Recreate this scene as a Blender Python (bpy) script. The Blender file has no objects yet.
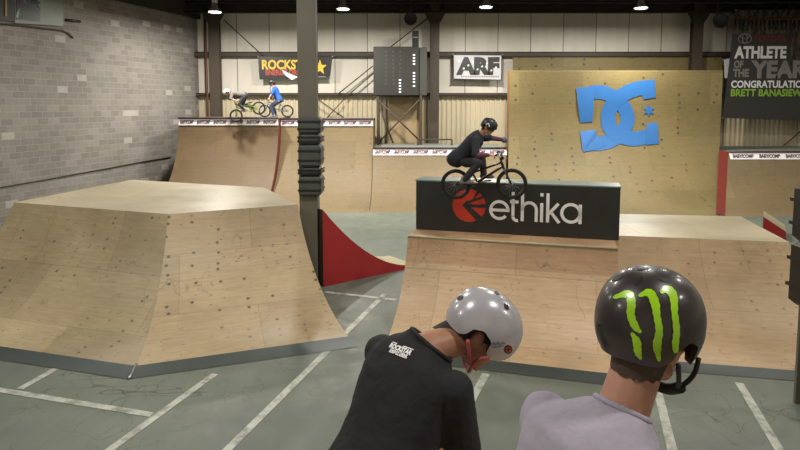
import bpy, math, random
from mathutils import Vector, Matrix, Quaternion
from mathutils.bvhtree import BVHTree
random.seed(7)
scene = bpy.context.scene
COL = scene.collection
F, HOR, H, PITCH = 590.0, 105.0, 3.6, math.radians(5)
Y0 = HOR + F * math.tan(PITCH)
V = Vector

# ------------------------------------------------------------------ camera
cd = bpy.data.cameras.new('camera'); cam = bpy.data.objects.new('camera', cd); COL.objects.link(cam)
cam.location = (0, 0, H); cam.rotation_euler = (math.pi/2 - PITCH, 0, 0)
cd.sensor_width = 36; cd.lens = 36 * F / 800; cd.shift_y = -(225 - Y0) / 800
cd.clip_start = 0.05; cd.clip_end = 200
scene.camera = cam
scene.view_settings.view_transform = 'Standard'

def ray(px, py):
    xc, yc = (px - 400) / F, (Y0 - py) / F
    return V((xc, math.cos(PITCH) + yc*math.sin(PITCH), -math.sin(PITCH) + yc*math.cos(PITCH)))
O = V((0, 0, H))
def P(px, py, d):
    r = ray(px, py); return O + r * (d / r.y)
def PF(px, py, z=0.0):
    r = ray(px, py); return O + r * ((z - H) / r.z)
WN = V((1, -0.297, 0)).normalized()          # normal of the left block wall
WP = V((-8.8, 26, 0)); WD = V((-0.297, -1, 0)).normalized()
def PW(px, py, off=0.0):
    r = ray(px, py); return O + r * ((WP + WN*off - O).dot(WN) / r.dot(WN))

# ------------------------------------------------------------------ materials
def lin(c): c /= 255; return c/12.92 if c <= 0.04045 else ((c+0.055)/1.055)**2.4
def C(r, g, b): return (lin(r), lin(g), lin(b), 1)
MATS = {}
class NT:
    def __init__(s, name):
        s.m = bpy.data.materials.new(name); s.m.use_nodes = True; s.t = s.m.node_tree
        s.b = s.t.nodes['Principled BSDF']
    def n(s, typ, **kw):
        nd = s.t.nodes.new(typ)
        for k, v in kw.items():
            if k.startswith('i_'):
                nd.inputs[int(k[2:]) if k[2:].isdigit() else k[2:].replace('_', ' ')].default_value = v
            else: setattr(nd, k, v)
        return nd
    def l(s, a, b): s.t.links.new(a, b)
    def math(s, op, a, b=None):
        nd = s.t.nodes.new('ShaderNodeMath'); nd.operation = op
        for i, x in enumerate((a, b)):
            if x is None: continue
            if isinstance(x, (int, float)): nd.inputs[i].default_value = x
            else: s.l(x, nd.inputs[i])
        return nd.outputs[0]
    def vm(s, op, a, b=None):
        nd = s.t.nodes.new('ShaderNodeVectorMath'); nd.operation = op
        for i, x in enumerate((a, b)):
            if x is None: continue
            if isinstance(x, tuple): nd.inputs[i].default_value = x
            else: s.l(x, nd.inputs[i])
        return nd.outputs[1] if op == 'LENGTH' else nd.outputs[0]
    def mix(s, fac, a, b, mode='MIX'):
        nd = s.t.nodes.new('ShaderNodeMix'); nd.data_type = 'RGBA'; nd.blend_type = mode
        for i, x in ((0, fac), (6, a), (7, b)):
            if isinstance(x, (int, float, tuple)): nd.inputs[i].default_value = x
            else: s.l(x, nd.inputs[i])
        return nd.outputs[2]
    def noise(s, vec, scale, detail=3, rough=0.55):
        nd = s.n('ShaderNodeTexNoise'); nd.inputs['Scale'].default_value = scale
        nd.inputs['Detail'].default_value = detail; nd.inputs['Roughness'].default_value = rough
        if vec is not None: s.l(vec, nd.inputs['Vector'])
        return nd.outputs[0]
    def ramp(s, fac, a, b, ca=(0,0,0,1), cb=(1,1,1,1)):
        nd = s.n('ShaderNodeValToRGB'); e = nd.color_ramp.elements
        e[0].position = a; e[1].position = b; e[0].color = ca; e[1].color = cb
        s.l(fac, nd.inputs[0]); return nd.outputs[0]

def flat(name, col, rough=0.6, metal=0.0, var=0.12, vs=9.0, emit=0, bump=0, coat=0):
    if name in MATS: return MATS[name]
    k = NT(name); tc = k.n('ShaderNodeTexCoord')
    nz = k.noise(tc.outputs['Object'], vs, 4)
    dark = tuple(c*(1-var) for c in col[:3]) + (1,); lite = tuple(min(1, c*(1+var)) for c in col[:3]) + (1,)
    k.l(k.mix(nz, dark, lite), k.b.inputs['Base Color'])
    k.b.inputs['Roughness'].default_value = rough; k.b.inputs['Metallic'].default_value = metal
    if coat: k.b.inputs['Coat Weight'].default_value = coat; k.b.inputs['Coat Roughness'].default_value = 0.15
    if emit:
        k.b.inputs['Emission Color'].default_value = col; k.b.inputs['Emission Strength'].default_value = emit
    if bump:
        bp = k.n('ShaderNodeBump'); bp.inputs['Strength'].default_value = bump; bp.inputs['Distance'].default_value = 0.02
        k.l(k.noise(tc.outputs['Object'], vs, 3), bp.inputs['Height']); k.l(bp.outputs[0], k.b.inputs['Normal'])
    MATS[name] = k.m; return k.m

def ply(name, base, var=0.10, rough=0.42, sheet=(2.44, 1.22), dots=0.5, scr=0.6, off=(0, 0), stain=0.3, gap=(0.41, 0.2), dotr=0.02, band=None):
    if name in MATS: return MATS[name]
    k = NT(name); uv = k.n('ShaderNodeUVMap').outputs[0]
    uv = k.vm('ADD', uv, (off[0]+50, off[1]+50, 0))
    br = k.n('ShaderNodeTexBrick'); k.l(uv, br.inputs['Vector'])
    br.inputs['Scale'].default_value = 1; br.inputs['Brick Width'].default_value = sheet[0]; br.inputs['Row Height'].default_value = sheet[1]
    br.inputs['Mortar Size'].default_value = 0.005; br.inputs['Mortar Smooth'].default_value = 0.3
    lo = tuple(c*(1-var*1.3) for c in base[:3])+(1,); hi = tuple(c*(1+var) for c in base[:3])+(1,)
    br.inputs['Color1'].default_value = lo; br.inputs['Color2'].default_value = hi
    br.inputs['Mortar'].default_value = tuple(c*0.62 for c in base[:3])+(1,)
    col = br.outputs[0]
    grain = k.noise(k.vm('MULTIPLY', uv, (1.2, 26, 1)), 1.0, 5, 0.65)
    col = k.mix(0.5, col, k.ramp(grain, 0.3, 0.7, (0.72, 0.70, 0.66, 1), (1.12, 1.12, 1.12, 1)), 'MULTIPLY')
    fig = k.noise(k.vm('MULTIPLY', uv, (2.2, 7, 1)), 2.0, 4, 0.6)
    col = k.mix(0.35, col, k.ramp(fig, 0.35, 0.65, (0.80, 0.74, 0.66, 1), (1.08, 1.08, 1.06, 1)), 'MULTIPLY')
    st = k.noise(uv, 0.55, 4, 0.6)
    col = k.mix(stain, col, k.ramp(st, 0.35, 0.68, (0.62, 0.60, 0.57, 1), (1.08, 1.08, 1.08, 1)), 'MULTIPLY')
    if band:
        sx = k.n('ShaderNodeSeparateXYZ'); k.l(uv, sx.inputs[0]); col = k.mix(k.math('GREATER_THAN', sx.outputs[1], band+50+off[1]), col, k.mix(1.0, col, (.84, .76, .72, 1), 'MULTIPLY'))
    # scratches and tyre marks
    for sc, sq in ((1.3, (1, 0.35, 1)), (2.1, (0.4, 1.2, 1))):
        r = k.noise(k.vm('MULTIPLY', uv, sq), sc, 2, 0.5)
        line = k.math('LESS_THAN', k.math('ABSOLUTE', k.math('SUBTRACT', r, 0.5)), 0.0028)
        msk = k.ramp(k.noise(uv, 0.8, 2), 0.5, 0.6)
        col = k.mix(k.math('MULTIPLY', k.math('MULTIPLY', line, msk), scr*0.55), col, (0.05, 0.045, 0.04, 1))
    # rows of screw heads
    cell = k.vm('MULTIPLY', uv, (1/gap[0], 1/gap[1], 0))
    fl = k.vm('FLOOR', cell); fr = k.vm('FRACTION', cell)
    wn = k.n('ShaderNodeTexWhiteNoise'); wn.noise_dimensions = '2D'; k.l(fl, wn.inputs['Vector'])
    jit = k.vm('MULTIPLY', k.vm('SUBTRACT', wn.outputs['Color'], (0.5, 0.5, 0.5)), (0.3, 0.7, 0))
    dv = k.vm('MULTIPLY', k.vm('ADD', k.vm('SUBTRACT', fr, (0.5, 0.5, 0)), jit), (gap[0], gap[1], 0))
    dist = k.vm('LENGTH', dv)
    dot = k.ramp(dist, dotr*0.5, dotr*1.5, (1, 1, 1, 1), (0, 0, 0, 1))
    pres = k.math('MULTIPLY', k.math('GREATER_THAN', wn.outputs['Value'], 0.45), k.ramp(k.noise(uv, 0.7, 2), 0.44, 0.54))
    col = k.mix(k.math('MULTIPLY', k.math('MULTIPLY', dot, pres), dots), col, (0.035, 0.028, 0.022, 1))
    vo = k.n('ShaderNodeTexVoronoi'); vo.voronoi_dimensions = '2D'; vo.inputs['Scale'].default_value = 1.0
    k.l(k.vm('MULTIPLY', uv, (4.5, 9, 0)), vo.inputs['Vector'])
    sv = k.n('ShaderNodeSeparateXYZ'); k.l(vo.outputs['Color'], sv.inputs[0])
    sp = k.math('MULTIPLY', k.ramp(vo.outputs['Distance'], .05, .14, (1, 1, 1, 1), (0, 0, 0, 1)), k.math('GREATER_THAN', sv.outputs[0], .62))
    sp = k.math('MULTIPLY', sp, k.ramp(k.noise(uv, 1.1, 2), 0.47, 0.56))
    col = k.mix(k.math('MULTIPLY', sp, dots*.75), col, (0.05, 0.04, 0.03, 1))
    k.l(col, k.b.inputs['Base Color'])
    k.l(k.ramp(st, 0.3, 0.7, (rough-0.06,)*3+(1,), (rough+0.12,)*3+(1,)), k.b.inputs['Roughness'])
    MATS[name] = k.m; return k.m

def m_block():
    k = NT('block_wall'); uv = k.n('ShaderNodeUVMap').outputs[0]
    br = k.n('ShaderNodeTexBrick'); k.l(uv, br.inputs['Vector'])
    br.inputs['Scale'].default_value = 1; br.inputs['Brick Width'].default_value = 0.4; br.inputs['Row Height'].default_value = 0.2
    br.inputs['Mortar Size'].default_value = 0.009; br.inputs['Mortar Smooth'].default_value = 0.2; br.inputs['Bias'].default_value = -0.1
    br.inputs['Color1'].default_value = C(124, 119, 114); br.inputs['Color2'].default_value = C(141, 136, 130); br.inputs['Mortar'].default_value = C(152, 147, 140)
    cell = k.vm('FLOOR', k.vm('MULTIPLY', uv, (2.5, 5, 0)))
    wn = k.n('ShaderNodeTexWhiteNoise'); wn.noise_dimensions = '2D'; k.l(cell, wn.inputs['Vector'])
    col = k.mix(k.math('MULTIPLY', k.math('GREATER_THAN', wn.outputs[0], 0.975), 0.5), br.outputs[0], C(190, 186, 178))
    col = k.mix(0.6, col, k.ramp(k.noise(uv, 0.5, 4), 0.35, 0.65, (0.78, 0.77, 0.75, 1), (1.05, 1.05, 1.05, 1)), 'MULTIPLY')
    col = k.mix(0.4, col, k.ramp(k.noise(uv, 14, 3), 0.3, 0.7, (0.8, 0.8, 0.8, 1), (1.1, 1.1, 1.1, 1)), 'MULTIPLY')
    k.l(col, k.b.inputs['Base Color']); k.b.inputs['Roughness'].default_value = 0.85
    bp = k.n('ShaderNodeBump'); bp.inputs['Strength'].default_value = 0.4; bp.inputs['Distance'].default_value = 0.01
    k.l(k.math('SUBTRACT', 1, br.outputs['Fac']), bp.inputs['Height']); k.l(bp.outputs[0], k.b.inputs['Normal'])
    return k.m

def m_floor():
    k = NT('concrete_floor'); co = k.n('ShaderNodeTexCoord').outputs['Object']
    a = k.noise(co, 0.35, 5, 0.6); b = k.noise(co, 3.0, 5, 0.65); c = k.noise(k.vm('MULTIPLY', co, (1, 0.25, 1)), 6, 4)
    col = k.ramp(a, 0.3, 0.7, C(88, 97, 88), C(116, 123, 111))
    col = k.mix(0.5, col, k.ramp(b, 0.3, 0.72, (0.75, 0.76, 0.75, 1), (1.1, 1.1, 1.08, 1)), 'MULTIPLY')
    col = k.mix(0.3, col, k.ramp(c, 0.35, 0.65, (0.8, 0.8, 0.8, 1), (1.08, 1.08, 1.08, 1)), 'MULTIPLY')
    for sc, sq in ((0.9, (1, 1, 1)), (1.7, (1.3, 0.5, 1)), (1.1, (0.4, 1.4, 1))):
        r = k.noise(k.vm('MULTIPLY', co, sq), sc, 2, 0.5)
        line = k.math('LESS_THAN', k.math('ABSOLUTE', k.math('SUBTRACT', r, 0.5)), 0.003)
        col = k.mix(k.math('MULTIPLY', k.math('MULTIPLY', line, k.ramp(a, 0.45, 0.6)), 0.5), col, (0.02, 0.022, 0.02, 1))
    k.l(col, k.b.inputs['Base Color'])
    k.l(k.ramp(b, 0.3, 0.7, (0.42,)*3+(1,), (0.62,)*3+(1,)), k.b.inputs['Roughness'])
    return k.m

def m_paint():
    k = NT('worn_line_paint'); co = k.n('ShaderNodeTexCoord').outputs['Object']
    n1 = k.noise(co, 5, 5, 0.7)
    k.l(k.ramp(n1, 0.36, 0.56, C(128, 132, 122), C(186, 188, 178)), k.b.inputs['Base Color']); k.b.inputs['Roughness'].default_value = 0.5
    return k.m

def m_panels():
    k = NT('metal_wall_panels'); uv = k.n('ShaderNodeUVMap').outputs[0]
    br = k.n('ShaderNodeTexBrick'); k.l(uv, br.inputs['Vector']); br.offset = 0
    br.inputs['Scale'].default_value = 1; br.inputs['Brick Width'].default_value = 1.42; br.inputs['Row Height'].default_value = 30
    br.inputs['Mortar Size'].default_value = 0.018
    br.inputs['Color1'].default_value = C(206, 200, 188); br.inputs['Color2'].default_value = C(218, 212, 199); br.inputs['Mortar'].default_value = C(112, 106, 96)
    col = k.mix(0.3, br.outputs[0], k.ramp(k.noise(k.vm('MULTIPLY', uv, (2, 0.4, 1)), 1.2, 4), 0.35, 0.65, (0.8, 0.79, 0.76, 1), (1.05, 1.05, 1.05, 1)), 'MULTIPLY')
    k.l(col, k.b.inputs['Base Color']); k.b.inputs['Roughness'].default_value = 0.5
    return k.m

def m_collage():
    k = NT('printed_crowd_picture'); uv = k.n('ShaderNodeTexCoord').outputs['Object']
    n1 = k.noise(k.vm('MULTIPLY', uv, (3, 1, 1.2)), 2.2, 5, 0.7)
    k.l(k.ramp(n1, 0.42, 0.62, C(20, 18, 17), C(96, 84, 72)), k.b.inputs['Base Color']); k.b.inputs['Roughness'].default_value = 0.6
    return k.m
def m_poster():
    k = NT('mottled_teal_print'); uv = k.n('ShaderNodeTexCoord').outputs['Object']
    n1 = k.noise(uv, 2.6, 5, 0.7); n2 = k.noise(uv, 1.1, 3, 0.6)
    c = k.ramp(n1, 0.46, 0.56, C(22, 26, 26), C(150, 176, 165)); c2 = k.mix(k.ramp(n2, 0.48, 0.55), c, C(38, 44, 42))
    k.l(c2, k.b.inputs['Base Color']); k.b.inputs['Roughness'].default_value = 0.4
    return k.m

M = dict(
    block=m_block(), floor=m_floor(), paint=m_paint(), panels=m_panels(), collage=m_collage(), poster=m_poster(),
    corr=flat('corrugated_sheet', C(196, 184, 156), 0.5, 0, 0.08, 2),
    dark=flat('dark_ceiling', C(44, 38, 32), 0.8, 0, 0.2, 1),
    steel=flat('brown_steel', C(66, 56, 45), 0.6, 0, 0.15, 3),
    colm=flat('grey_painted_column', C(106, 103, 91), 0.6, 0, 0.1, 3),
    pad=flat('dark_grey_pad', C(76, 80, 78), 0.55, 0, 0.15, 6, bump=0.3),
    plyA=ply('plywood_near_left', C(178, 162, 130), dots=0.75, off=(0.3, 0.2), stain=0.6, dotr=0.024),
    plyA2=ply('plywood_near_hip', C(188, 167, 133), dots=0.9, off=(7.1, 3.4), stain=0.55, dotr=0.026),
    plyDeck=ply('plywood_deck', C(188, 178, 150), dots=0.15, off=(2, 5), rough=0.34, stain=0.45),
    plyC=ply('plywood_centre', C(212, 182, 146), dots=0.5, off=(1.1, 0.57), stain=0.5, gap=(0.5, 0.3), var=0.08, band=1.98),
    plyR=ply('plywood_right', C(196, 168, 132), dots=0.6, off=(3.7, 1.0), stain=0.5),
    plyF=ply('plywood_far', rough=.6, base= C(124, 107, 76), dots=0.6, off=(5, 2), stain=0.25, gap=(0.6, 0.3), dotr=0.04),
    plyF2=ply('plywood_far_brown', rough=.6, base= C(110, 89, 61), dots=0.25, off=(9, 4), stain=0.4, gap=(0.6, 0.3), dotr=0.04),
    plyW=ply('plywood_wall', rough=.6, base= C(123, 110, 70), dots=1.0, off=(4, 7), stain=0.35, gap=(0.7, 0.32), dotr=0.045),
    toe=flat('grey_steel_plate', C(60, 72, 71), 0.45, 0.25, 0.2, 2.5),
    offwhite=flat('off_white_vinyl', C(196, 196, 200), .5, 0, .03), redprint=flat('faded_red_print', C(170, 74, 60), .5),
    pipe=flat('dark_red_brown_pipe', C(92, 58, 46), .6),
    coping=flat('dark_plum_pipe', C(66, 40, 48), .5),
    red=flat('red_paint', C(172, 44, 48), 0.5, 0, 0.1, 2),
    maroon=flat('dark_red_paint', C(100, 30, 20), 0.95, 0, 0.12, 2),
    ochre=flat('orange_brown_edge', C(116, 80, 48), 0.6),
    ledge=flat('black_ledge_paint', C(46, 46, 44), 0.45, 0, 0.2, 4),
    ledgetop=flat('pale_grey_green_top', C(128, 142, 134), 0.35, 0, 0.12, 4),
    white=flat('white_print', C(250, 250, 250), 0.5, 0, 0.02),
    logored=flat('red_print', C(196, 56, 34), 0.5, 0, 0.1),
    black=flat('black', C(22, 22, 22), 0.5, 0, 0.1),
    vinyl=flat('black_vinyl', C(34, 33, 31), 0.45, 0, 0.15),
    charcoal=flat('charcoal_vinyl', C(46, 45, 45), 0.5, 0, 0.15),
    yellow=flat('golden_yellow_print', C(226, 184, 62), 0.5, 0, 0.1),
    blue=flat('sky_blue_paint', C(44, 104, 168), 0.5, 0, 0.06, 6),
    green=flat('lime_print', C(134, 178, 52), 0.5),
    greyprint=flat('grey_print', C(128, 126, 124), 0.5),
    ltprint=flat('pale_grey_print', C(232, 232, 235), 0.5),
    dkred=flat('dark_red_print', C(110, 40, 30), 0.5),
    plum=flat('plum_print', C(98, 58, 78), 0.5),
    chrome=flat('bare_metal', C(170, 170, 168), 0.3, 0.8, 0.05),
    tyre=flat('tyre_rubber', C(32, 31, 30), 0.7), rim=flat('rim_dark', C(70, 64, 58), 0.4, 0.5),
    bframe=flat('black_bike_paint', C(36, 30, 28), 0.35, 0.2),
    lime=flat('lime_bike_paint', C(150, 176, 60), 0.4, 0.1), greyb=flat('grey_bike_paint', C(120, 120, 116), 0.4, 0.4),
    box=flat('dark_grey_cabinet', C(38, 38, 34), 0.6, 0, 0.2, 3), boxs=flat('grey_cabinet_side', C(58, 58, 52), 0.6),
    glow=flat('lit_opening', C(220, 224, 224), 0.5, 0, 0, 1, emit=0.5),
    lens=flat('lamp_lens', C(255, 252, 244), 0.5, 0, 0, 1, emit=14), bell=flat('lamp_bell', C(160, 165, 160), 0.4, 0.3),
    tan=flat('tan_board', C(150, 130, 98), 0.6), greyboard=flat('grey_green_board', C(122, 130, 122), 0.5),
    skinA=flat('skin_tanned', C(170, 122, 96), 0.5, 0, 0.08, 20), skinB=flat('skin_fair', C(190, 140, 118), 0.5, 0, 0.08, 20),
    hair=flat('dark_hair', C(34, 28, 26), 0.7, 0, 0.4, 60), hairB=flat('brown_hair', C(74, 60, 50), 0.7, 0, 0.4, 60),
    shirtA=flat('black_cotton', C(36, 36, 38), 0.9, 0, 0.12, 14, bump=0.5), shirtB=flat('lavender_grey_cotton', C(170, 164, 180), 0.9, 0, 0.08, 14, bump=0.5),
    navy=flat('dark_navy_cotton', C(38, 40, 48), 0.9, 0, 0.15), purple=flat('purple_sleeve', C(110, 62, 84), 0.9), pants=flat('charcoal_denim', C(52, 52, 58), 0.9, 0, 0.15),
    denim=flat('blue_denim', C(52, 62, 84), 0.9), bluesh=flat('blue_cotton', C(48, 98, 186), 0.9), greysh=flat('grey_cotton', C(92, 88, 86), 0.9),
    shoe=flat('grey_shoe', C(128, 126, 120), 0.8), shoedk=flat('dark_shoe', C(52, 48, 46), 0.8), glove=flat('blue_grey_glove', C(96, 100, 128), 0.8),
    helmA=flat('pearl_grey_shell', C(186, 184, 192), 0.28, 0.15, 0.04, 30, coat=0.6), helmB=flat('satin_black_shell', C(54, 48, 48), 0.38, 0.1, 0.08, 20, coat=0.35),
    helmC=flat('black_helmet', C(40, 42, 42), 0.4), helmD=flat('pale_helmet', C(206, 188, 184), 0.4),
    claw=flat('lime_green_claw', C(168, 224, 36), 0.3, 0, 0.25, 30, coat=0.5), strapP=flat('pink_strap', C(196, 92, 104), 0.7), strapK=flat('black_strap', C(30, 28, 28), 0.7),
    eyew=flat('eye_white', C(215, 210, 205), 0.3), inkblue=flat('blue_grey_ink', C(110, 128, 158), 0.5), inkred=flat('orange_red_ink', C(196, 70, 46), 0.5), lip=flat('lip', C(150, 92, 82), 0.5),
)

# ------------------------------------------------------------------ mesh builder
class MB:
    def __init__(s): s.v = []; s.f = []; s.mi = []; s.uv = []; s.sm = []; s.mats = []
    def mat(s, m):
        if m not in s.mats: s.mats.append(m)
        return s.mats.index(m)
    def add(s, vs, fs, m, uvs=None, smooth=False):
        b = len(s.v); vs = [V(x) for x in vs]; s.v += vs; k = s.mat(m)
        for f in fs:
            s.f.append([b+i for i in f]); s.mi.append(k); s.sm.append(smooth)
            if uvs is not None: s.uv.append([uvs[i] for i in f])
            else:
                p = [vs[i] for i in f]; n = (p[1]-p[0]).cross(p[2]-p[0]); a = [abs(c) for c in n]
                if a[2] >= a[0] and a[2] >= a[1]: s.uv.append([(q.x, q.y) for q in p])
                elif a[0] >= a[1]: s.uv.append([(q.y, q.z) for q in p])
                else: s.uv.append([(q.x, q.z) for q in p])
    def quad(s, a, b, c, d, m, uvs=None): s.add([a, b, c, d], [(0, 1, 2, 3)], m, uvs)
    def box(s, lo, hi, m, bev=0.0, X=None):
        (x0, y0, z0), (x1, y1, z1) = lo, hi
        if bev <= 0:
            vs = [(x0,y0,z0),(x1,y0,z0),(x1,y1,z0),(x0,y1,z0),(x0,y0,z1),(x1,y0,z1),(x1,y1,z1),(x0,y1,z1)]
            fs = [(0,3,2,1),(4,5,6,7),(0,1,5,4),(1,2,6,5),(2,3,7,6),(3,0,4,7)]
        else:
            def ring(i, z): 
                b = bev; 
                return [(x0+i+b,y0+i,z),(x1-i-b,y0+i,z),(x1-i,y0+i+b,z),(x1-i,y1-i-b,z),(x1-i-b,y1-i,z),(x0+i+b,y1-i,z),(x0+i,y1-i-b,z),(x0+i,y0+i+b,z)]
            rs = [ring(bev, z0), ring(0, z0+bev), ring(0, z1-bev), ring(bev, z1)]
            vs = sum(rs, []); fs = [tuple(range(7, -1, -1)), tuple(range(24, 32))]
            for r in range(3):
                for i in range(8): fs.append((r*8+i, r*8+(i+1) % 8, r*8+8+(i+1) % 8, r*8+8+i))
        vs = [V(q) for q in vs]
        if X is not None: vs = [X @ q for q in vs]
        s.add(vs, fs, m)
    def prism(s, poly, ext, m, msides=None):
        """flat polygon (world points) extruded along a vector"""
        n = len(poly); p = [V(q) for q in poly]; e = V(ext)
        s.add(p, [tuple(range(n))], m); s.add([q+e for q in p], [tuple(range(n-1, -1, -1))], m)
        for i in range(n):
            j = (i+1) % n; s.add([p[i], p[j], p[j]+e, p[i]+e], [(0, 3, 2, 1)], msides or m)
    def tube(s, pts, r, m, seg=8, caps=True, closed=False):
        pts = [V(p) for p in pts]; n = len(pts); rs = r if isinstance(r, (list, tuple)) else [r]*n
        vs = []; up = None
        for i, p in enumerate(pts):
            a = pts[(i-1) % n] if (i > 0 or closed) else p; b = pts[(i+1) % n] if (i < n-1 or closed) else p
            t = (b-a).normalized()
            if up is None: up = t.orthogonal().normalized()
            else:
                up = up - t*up.dot(t); up = up.normalized() if up.length > 1e-6 else t.orthogonal().normalized()
            w = t.cross(up)
            for k in range(seg):
                an = 2*math.pi*k/seg; vs.append(p + (up*math.cos(an) + w*math.sin(an))*rs[i])
        fs = []
        for i in range(n if closed else n-1):
            for k in range(seg):
                k2 = (k+1) % seg; j = (i+1) % n
                fs.append((i*seg+k, i*seg+k2, j*seg+k2, j*seg+k))
        if caps and not closed: fs += [tuple(range(seg-1, -1, -1)), tuple((n-1)*seg+k for k in range(seg))]
        s.add(vs, fs, m, smooth=True)
    def lathe(s, prof, m, X=None, seg=24, smooth=True, close=False):
        vs = []; n = len(prof)
        for r, z in prof:
            for k in range(seg):
                a = 2*math.pi*k/seg; vs.append(V((r*math.cos(a), r*math.sin(a), z)))
        fs = []
        for i in range(n if close else n-1):
            j = (i+1) % n
            for k in range(seg):
                k2 = (k+1) % seg; fs.append((i*seg+k, i*seg+k2, j*seg+k2, j*seg+k))
        if X is not None: vs = [X @ q for q in vs]
        s.add(vs, fs, m, smooth=smooth)
    def ellip(s, c, r, m, X=None, seg=20, rings=12):
        c = V(c); r = V((r, r, r)) if isinstance(r, (int, float)) else V(r)
        vs = [V((0, 0, 1))]; fs = []
        for i in range(1, rings):
            t = math.pi*i/rings
            for k in range(seg):
                a = 2*math.pi*k/seg; vs.append(V((math.sin(t)*math.cos(a), math.sin(t)*math.sin(a), math.cos(t))))
        vs.append(V((0, 0, -1))); L = len(vs)-1
        for k in range(seg):
            k2 = (k+1) % seg; fs.append((0, 1+k, 1+k2)); fs.append((L, L-seg+k2, L-seg+k))
            for i in range(rings-2):
                a = 1+i*seg; fs.append((a+k, a+seg+k, a+seg+k2, a+k2))
        vs = [V((q.x*r.x, q.y*r.y, q.z*r.z)) for q in vs]
        if X is not None: vs = [X @ q for q in vs]
        s.add([q+c for q in vs], fs, m, smooth=True)
    def cap(s, a, b, ra, rb, m, seg=14):
        a, b = V(a), V(b); t = b-a; L = t.length
        if L < 1e-5: return s.ellip(a, ra, m)
        t /= L; u = t.orthogonal().normalized(); w = t.cross(u); pr = []
        for i in range(0, 5): an = math.pi/2*(1-i/4); pr.append((ra*math.cos(an), -ra*math.sin(an)))
        for i in range(0, 5): an = math.pi/2*i/4; pr.append((rb*math.cos(an), L+rb*math.sin(an)))
        vs = [a - t*ra]; 
        for r, z in pr[1:-1]:
            for k in range(seg):
                an = 2*math.pi*k/seg; vs.append(a + t*z + (u*math.cos(an)+w*math.sin(an))*r)
        vs.append(b + t*rb); n = len(pr)-2; fs = []
        for k in range(seg):
            k2 = (k+1) % seg; fs.append((0, 1+k2, 1+k)); e = len(vs)-1; fs.append((e, e-seg+k, e-seg+k2))
            for i in range(n-1): q = 1+i*seg; fs.append((q+k, q+k2, q+seg+k2, q+seg+k))
        s.add(vs, fs, m, smooth=True)
    def text(s, body, size, X, m, bold=0.0, shear=0.0, sx=1.0, width=None, align='LEFT', depth=0.0):
        """lettering laid in plane X (columns: right, up, normal, origin)"""
        cu = bpy.data.curves.new('t', 'FONT'); cu.body = body; cu.size = size; cu.offset = bold; cu.shear = shear; cu.align_x = align
        cu.resolution_u = 3
        ob = bpy.data.objects.new('t', cu); COL.objects.link(ob)
        dg = bpy.context.evaluated_depsgraph_get(); me = bpy.data.meshes.new_from_object(ob.evaluated_get(dg))
        if me.vertices:
            xs = [q.co.x for q in me.vertices]; x0, x1 = min(xs), max(xs)
            if width: sx = width/(x1-x0)
            off = x0 if align == 'LEFT' else (x0+x1)/2
            s.add([X @ V(((q.co.x-off)*sx, q.co.y, depth)) for q in me.vertices], [tuple(p.vertices) for p in me.polygons], m)
        bpy.data.objects.remove(ob); bpy.data.meshes.remove(me); bpy.data.curves.remove(cu)
    def stroke(s, pts, w, X, m, z=0.0, closed=False):
        """flat ribbon of width w along 2-D points in plane X"""
        p = [V((q[0], q[1])) for q in pts]; n = len(p); vs = []
        for i in range(n):
            a = p[(i-1) % n] if (i > 0 or closed) else p[i]; b = p[(i+1) % n] if (i < n-1 or closed) else p[i]
            t = (b-a).normalized(); nn = V((-t.y, t.x))*w/2
            for q in (p[i]+nn, p[i]-nn): vs.append(X @ V((q.x, q.y, z)))
        fs = [(2*i, 2*i+1, (2*i+3) % (2*n), (2*i+2) % (2*n)) for i in range(n if closed else n-1)]
        s.add(vs, fs, m)
    def build(s, name, parent=None, auto=False):
        o0 = parent.matrix_world.translation if False else (getattr(parent, 'location', V((0, 0, 0))) if parent else V((0, 0, 0)))
        gp = parent
        off = V((0, 0, 0))
        while gp is not None: off = off + gp.location; gp = gp.parent
        me = bpy.data.meshes.new(name); me.from_pydata([tuple(q-off) for q in s.v], [], s.f)
        for m in s.mats: me.materials.append(m)
        me.polygons.foreach_set('material_index', s.mi); me.polygons.foreach_set('use_smooth', s.sm)
        ul = me.uv_layers.new(name='UVMap'); k = 0
        for p, u in zip(me.polygons, s.uv):
            for i, li in enumerate(p.loop_indices): ul.data[li].uv = u[i]
        me.update()
        ob = bpy.data.objects.new(name, me); COL.objects.link(ob)
        if parent: ob.parent = parent
        return ob

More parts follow.
